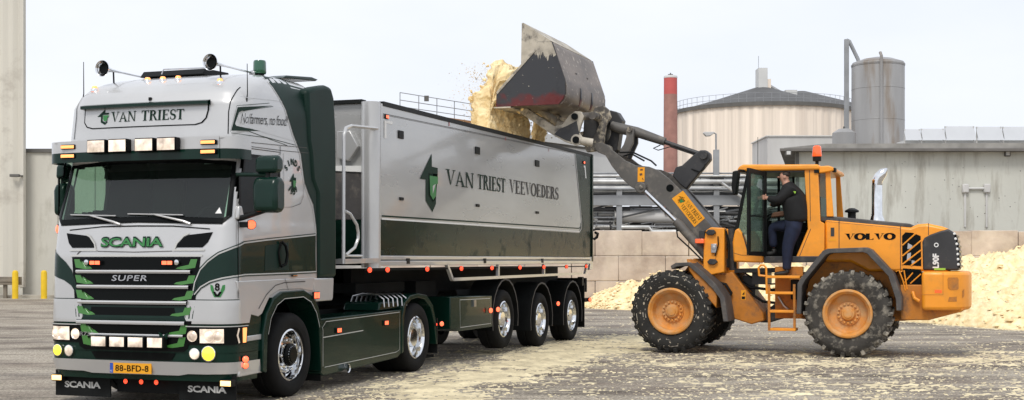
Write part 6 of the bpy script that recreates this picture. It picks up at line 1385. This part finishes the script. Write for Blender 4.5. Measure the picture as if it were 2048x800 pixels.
# ================================================================ DRIVER climbing into the cab
def skin_body(name, joints, edges, m, parent=None, sub=2):
    """joints: {key: (pos, rx, ry)}"""
    ks = list(joints); me = bpy.data.meshes.new(name)
    me.from_pydata([joints[k][0] for k in ks], [(ks.index(a), ks.index(b)) for a, b in edges], [])
    o = bpy.data.objects.new(name, me); COL.objects.link(o)
    sk_ = o.modifiers.new('skin', 'SKIN'); sk_.use_smooth_shade = True
    for i, k in enumerate(ks):
        d = me.skin_vertices[0].data[i]; d.radius = (joints[k][1], joints[k][2]); d.use_root = (i == 0)
    s_ = o.modifiers.new('sub', 'SUBSURF'); s_.levels = s_.render_levels = sub
    dg_ = bpy.context.evaluated_depsgraph_get(); dg_.update()
    nm = bpy.data.meshes.new_from_object(o.evaluated_get(dg_)); bpy.data.objects.remove(o)
    nm.polygons.foreach_set('use_smooth', [True]*len(nm.polygons)); nm.materials.clear(); nm.materials.append(M[m])
    q = bpy.data.objects.new(name, nm); COL.objects.link(q)
    if parent: q.parent = parent
    return q
drv = thing('person', 'driver in black jacket and blue jeans climbing into the orange loader cab', 'person', (LX, LY, 0), LRZ)
PV = .50
# body, jacket and trousers share the same skeleton: torso leans forward into the cab
body = skin_body('body', {'pelvis': ((-.95, PV, 2.30), .13, .12), 'waist': ((-.96, PV, 2.48), .14, .13), 'chest': ((-.99, PV, 2.72), .155, .15), 'neckb': ((-1.05, PV, 2.91), .10, .10), 'neck': ((-1.09, PV+.01, 2.98), .058, .058), 'head1': ((-1.12, PV+.01, 3.04), .078, .085), 'head2': ((-1.125, PV+.01, 3.115), .085, .09), 'head3': ((-1.11, PV+.01, 3.165), .05, .06),
  'shn': ((-1.03, PV-.17, 2.85), .07, .07), 'eln': ((-1.20, PV-.20, 2.66), .050, .050), 'wrn': ((-1.40, PV-.14, 2.71), .033, .03), 'hand': ((-1.435, PV-.12, 2.725), .035, .025),
  'shf': ((-1.05, PV+.18, 2.84), .07, .07), 'elf': ((-1.24, PV+.22, 2.66), .05, .05), 'wrf': ((-1.42, PV+.30, 2.60), .032, .032),
  'hipn': ((-.98, PV-.09, 2.20), .105, .11), 'kneen': ((-1.05, PV-.10, 1.87), .075, .078), 'ankn': ((-1.06, PV-.10, 1.50), .042, .042),
  'hipf': ((-1.02, PV+.10, 2.24), .105, .11), 'kneef': ((-1.36, PV+.16, 2.22), .078, .08), 'ankf': ((-1.33, PV+.18, 1.84), .042, .042)},
 [('pelvis', 'waist'), ('waist', 'chest'), ('chest', 'neckb'), ('neckb', 'neck'), ('neck', 'head1'), ('head1', 'head2'), ('head2', 'head3'), ('neckb', 'shn'), ('shn', 'eln'), ('eln', 'wrn'), ('wrn', 'hand'), ('neckb', 'shf'), ('shf', 'elf'), ('elf', 'wrf'),
  ('pelvis', 'hipn'), ('hipn', 'kneen'), ('kneen', 'ankn'), ('pelvis', 'hipf'), ('hipf', 'kneef'), ('kneef', 'ankf')], 'skin', drv)
jk = skin_body('jacket', {'tail': ((-.90, PV, 2.26), .215, .21), 'hem': ((-.91, PV, 2.36), .235, .22), 'waist': ((-.92, PV, 2.50), .25, .235), 'chest': ((-.955, PV, 2.70), .26, .25), 'neckb': ((-1.02, PV, 2.87), .185, .16), 'col': ((-1.07, PV+.005, 2.96), .10, .09),
  'shn': ((-1.02, PV-.17, 2.83), .115, .115), 'eln': ((-1.20, PV-.21, 2.655), .088, .085), 'wrn': ((-1.385, PV-.145, 2.705), .058, .056), 'shf': ((-1.04, PV+.19, 2.83), .115, .11), 'elf': ((-1.25, PV+.23, 2.655), .085, .082), 'wrf': ((-1.40, PV+.30, 2.605), .056, .056)},
 [('tail', 'hem'), ('hem', 'waist'), ('waist', 'chest'), ('chest', 'neckb'), ('neckb', 'col'), ('neckb', 'shn'), ('shn', 'eln'), ('eln', 'wrn'), ('neckb', 'shf'), ('shf', 'elf'), ('elf', 'wrf')], 'jacket', drv)
skin_body('jeans', {'belt': ((-.92, PV, 2.44), .17, .165), 'pelvis': ((-.92, PV, 2.29), .20, .19), 'hipn': ((-.955, PV-.085, 2.17), .15, .145), 'kneen': ((-1.045, PV-.10, 1.87), .108, .108), 'ankn': ((-1.06, PV-.10, 1.50), .075, .075), 'hemn': ((-1.065, PV-.10, 1.455), .078, .078),
  'hipf': ((-1.03, PV+.10, 2.23), .125, .125), 'kneef': ((-1.36, PV+.16, 2.22), .096, .096), 'ankf': ((-1.33, PV+.18, 1.84), .07, .07)},
 [('belt', 'pelvis'), ('pelvis', 'hipn'), ('hipn', 'kneen'), ('kneen', 'ankn'), ('ankn', 'hemn'), ('pelvis', 'hipf'), ('hipf', 'kneef'), ('kneef', 'ankf')], 'jeans', drv)
for (x, y, z) in ((-1.09, PV-.10, 1.405), (-1.36, PV+.18, 1.745)):
    skin_body('shoe', {'top': ((x+.03, y, z+.10), .06, .06), 'heel': ((x+.05, y, z+.01), .062, .055), 'mid': ((x-.04, y, z-.003), .06, .05), 'toe': ((x-.15, y-.01, z-.012), .052, .036), 'tip': ((x-.19, y-.01, z-.016), .036, .026)}, [('top', 'heel'), ('heel', 'mid'), ('mid', 'toe'), ('toe', 'tip')], 'shoe', drv)
# hair cap over the back and top of the head
hc = skin_body('hair', {'a': ((-1.085, PV+.01, 3.06), .075, .088), 'b': ((-1.095, PV+.01, 3.13), .092, .098), 'c': ((-1.115, PV+.01, 3.175), .065, .075)}, [('a', 'b'), ('b', 'c')], 'hair', drv)
# hand: four fingers and a thumb closed round the door post
for k in range(4):
    z0 = 2.755-.020*k; l = (.9, 1, .95, .8)[k]
    skin_body('hand', {'a': ((-1.425, PV-.125, z0-.008), .012, .012), 'b': ((-1.425-.045*l, PV-.150, z0), .0105, .0105), 'c': ((-1.425-.075*l, PV-.125, z0+.002), .0095, .0095), 'd': ((-1.425-.07*l, PV-.095, z0+.003), .008, .008)}, [('a', 'b'), ('b', 'c'), ('c', 'd')], 'skin', drv, 1)
skin_body('hand', {'a': ((-1.415, PV-.12, 2.745), .013, .013), 'b': ((-1.43, PV-.085, 2.775), .011, .011), 'c': ((-1.46, PV-.07, 2.785), .009, .009)}, [('a', 'b'), ('b', 'c')], 'skin', drv, 1)
# face: nose, brow, ear, mouth
MB().lathe([(0, -.035), (.012, -.025), (.018, .0), (.012, .02), (0, .028)], (-1.212, PV+.01, 3.075), 'x', 10).build('nose', 'skin', drv)
MB().lathe([(.0, -.008), (.024, -.004), (.028, .006), (0, .01)], (-1.10, PV-.085, 3.075), 'y', 12).build('ear', 'skin', drv)
for dv in (-.03, .05): MB().lathe([(.0, -.006), (.011, -.002), (.011, .004), (0, .006)], (-1.202, PV+dv, 3.105), 'x', 10).build('eye', 'hair', drv)
MB().box((-1.20, PV-.015, 3.018), (-1.185, PV+.035, 3.026)).build('mouth', 'brown', drv)
bdg_ = MB().prism([(-.955, 2.84), (-.90, 2.77), (-.885, 2.80), (-.92, 2.87)], PV-.235, PV-.19).build('jacket_badge', 'badge', drv)
# ================================================================ feed pouring from the bucket
FP = [(-5.75, 4.56), (-5.80, 4.76), (-6.02, 5.04), (-6.26, 5.27), (-6.48, 5.33), (-6.66, 5.18), (-6.68, 4.97), (-6.80, 4.82), (-6.90, 4.55), (-6.91, 4.2), (-6.86, 3.85), (-6.80, 3.45), (-6.27, 3.45), (-6.26, 3.9), (-6.29, 4.2), (-6.33, 4.43), (-6.22, 4.50), (-5.98, 4.52)]
def resample(P, n):
    Q = P+[P[0]]; L_ = [0]
    for a_, b_ in zip(Q, Q[1:]): L_.append(L_[-1]+math.dist(a_, b_))
    o_ = []; j = 0
    for k in range(n):
        d = L_[-1]*k/n
        while L_[j+1] < d: j += 1
        t_ = (d-L_[j])/(L_[j+1]-L_[j]); o_.append((Q[j][0]+(Q[j+1][0]-Q[j][0])*t_, Q[j][1]+(Q[j+1][1]-Q[j][1])*t_))
    return o_
def curtain(mb, P, v0, v1, nv, nr, rnd_end, amp, seed):
    R_ = resample(P, nr); cx = sum(p[0] for p in R_)/nr; rows = []
    for i in range(nv+1):
        v = v0+(v1-v0)*i/nv; d = min(v-v0, v1-v)
        e = sqrt(max(.0, 1-(1-min(1, d/rnd_end))**2))*.97+.03
        row = []
        for k, (x, z) in enumerate(R_):
            xa, za = R_[k-1]; xb, zb = R_[(k+1) % nr]
            nx, nz_ = zb-za, -(xb-xa); l = sqrt(nx*nx+nz_*nz_) or 1; nx, nz_ = -nx/l, -nz_/l
            low = z < 4.75
            zs = .38 if low else 1.0
            h = amp*(.75*fbm((x*2.0, v*2.2, z*2.0*zs+seed), 3)+.55*max(-.3, fbm((x*5.5, v*6, z*5.5*zs+seed), 3))+.22*fbm((x*14, v*14, z*14*zs), 3))
            cxx = cx+(z-4.4)*.12
            row.append(((cxx+(x-cxx)*e+nx*h*(.35+.65*e)), v+amp*.7*fbm((x*3, z*2.5*zs, seed+v), 3), z*1.0+(0 if low else (4.95-z)*(1-e)*.5)+nz_*h))
        rows.append(row)
    mb.grid(rows, close=True); n0 = len(mb.v)-len(rows)*nr
    mb.f.append([n0+k for k in range(nr)]); mb.f.append([n0+nv*nr+k for k in range(nr)])
pm = MB(); curtain(pm, FP, .04, 1.95, 95, 130, .42, .19, 3)
curtain(pm, [(-6.02, 4.46), (-6.2, 4.50), (-6.36, 4.40), (-6.40, 4.0), (-6.36, 3.4), (-6.16, 3.4), (-6.14, 3.95), (-6.08, 4.2)], 2.10, 2.42, 18, 50, .15, .06, 9)
rnd = random.Random(9)
for k in range(150):   # clods breaking away along the edges
    v = rnd.uniform(.0, 2.2); t_ = rnd.random(); z = 3.7+1.6*t_; u = -6.86+(.28 if z > 4.85 else 0)+rnd.gauss(0, .075); r_ = rnd.uniform(.015, .075)
    pts = [Vector((rnd.gauss(0, 1), rnd.gauss(0, 1), rnd.gauss(0, 1))).normalized()*r_*rnd.uniform(.7, 1.3)+Vector((u, v, z)) for _ in range(9)]
    b2 = bmesh.new(); [b2.verts.new(p) for p in pts]; bmesh.ops.convex_hull(b2, input=b2.verts[:]); b2.verts.index_update()
    b2.verts.ensure_lookup_table(); pm.add([v_.co[:] for v_ in b2.verts], [[v_.index for v_ in f.verts] for f in b2.faces]); b2.free()
po = pm.build('pouring_feed', 'feed', sharp=180); po.location = (LX, LY, 0); po.rotation_euler = (0, 0, LRZ)
ss_ = po.modifiers.new('sub', 'SUBSURF'); ss_.levels = 0; ss_.render_levels = 1
tx = bpy.data.textures.new('grit', 'CLOUDS'); tx.noise_scale = .075; tx.noise_depth = 4
dm = po.modifiers.new('grit', 'DISPLACE'); dm.texture = tx; dm.strength = .085; dm.mid_level = .5
tag(po, 'pale yellow feed pouring over the lip of the raised bucket into the trailer', 'pouring feed', kind='stuff')
fl3 = MB(); rnd = random.Random(4)
for k in range(4200):
    u = -6.45+rnd.gauss(0, .36); v = rnd.uniform(-.05, 2.2); z = rnd.uniform(3.95, 5.3)
    if u > -6.25 and z > 4.35: u = -6.72-abs(rnd.gauss(0, .22))
    s_ = rnd.choice((.005, .007, .009, .012, .018)); p = Vector((u, v, z))
    q = [p+Vector((rnd.uniform(-1, 1), rnd.uniform(-1, 1), rnd.uniform(-1, 1)))*s_ for _ in range(4)]
    fl3.add(q, [(0, 1, 2), (0, 2, 3), (0, 3, 1), (1, 3, 2)])
o_ = fl3.build('flying_crumbs', 'feed', sharp=180); o_.location = (LX, LY, 0); o_.rotation_euler = (0, 0, LRZ); tag(o_, 'loose crumbs of feed flying off around the pouring heap', 'feed crumbs', kind='stuff')
# feed already in the trailer
rows = []
for i in range(60):
    u = 2.7+i*.173; rows.append([(u, .1+j*.075, 3.2+.35*math.exp(-((u-9)/2.5)**2)+.12*fbm((u, j*.15, 0), 3)) for j in range(31)])
o_ = MB().grid(rows).build('trailer_load', 'feed', sharp=180); o_.location = (TX, TY, 0); o_.rotation_euler = (0, 0, TRZ); tag(o_, 'bed of pale feed lying inside the open tipper trailer', 'feed load', kind='stuff')
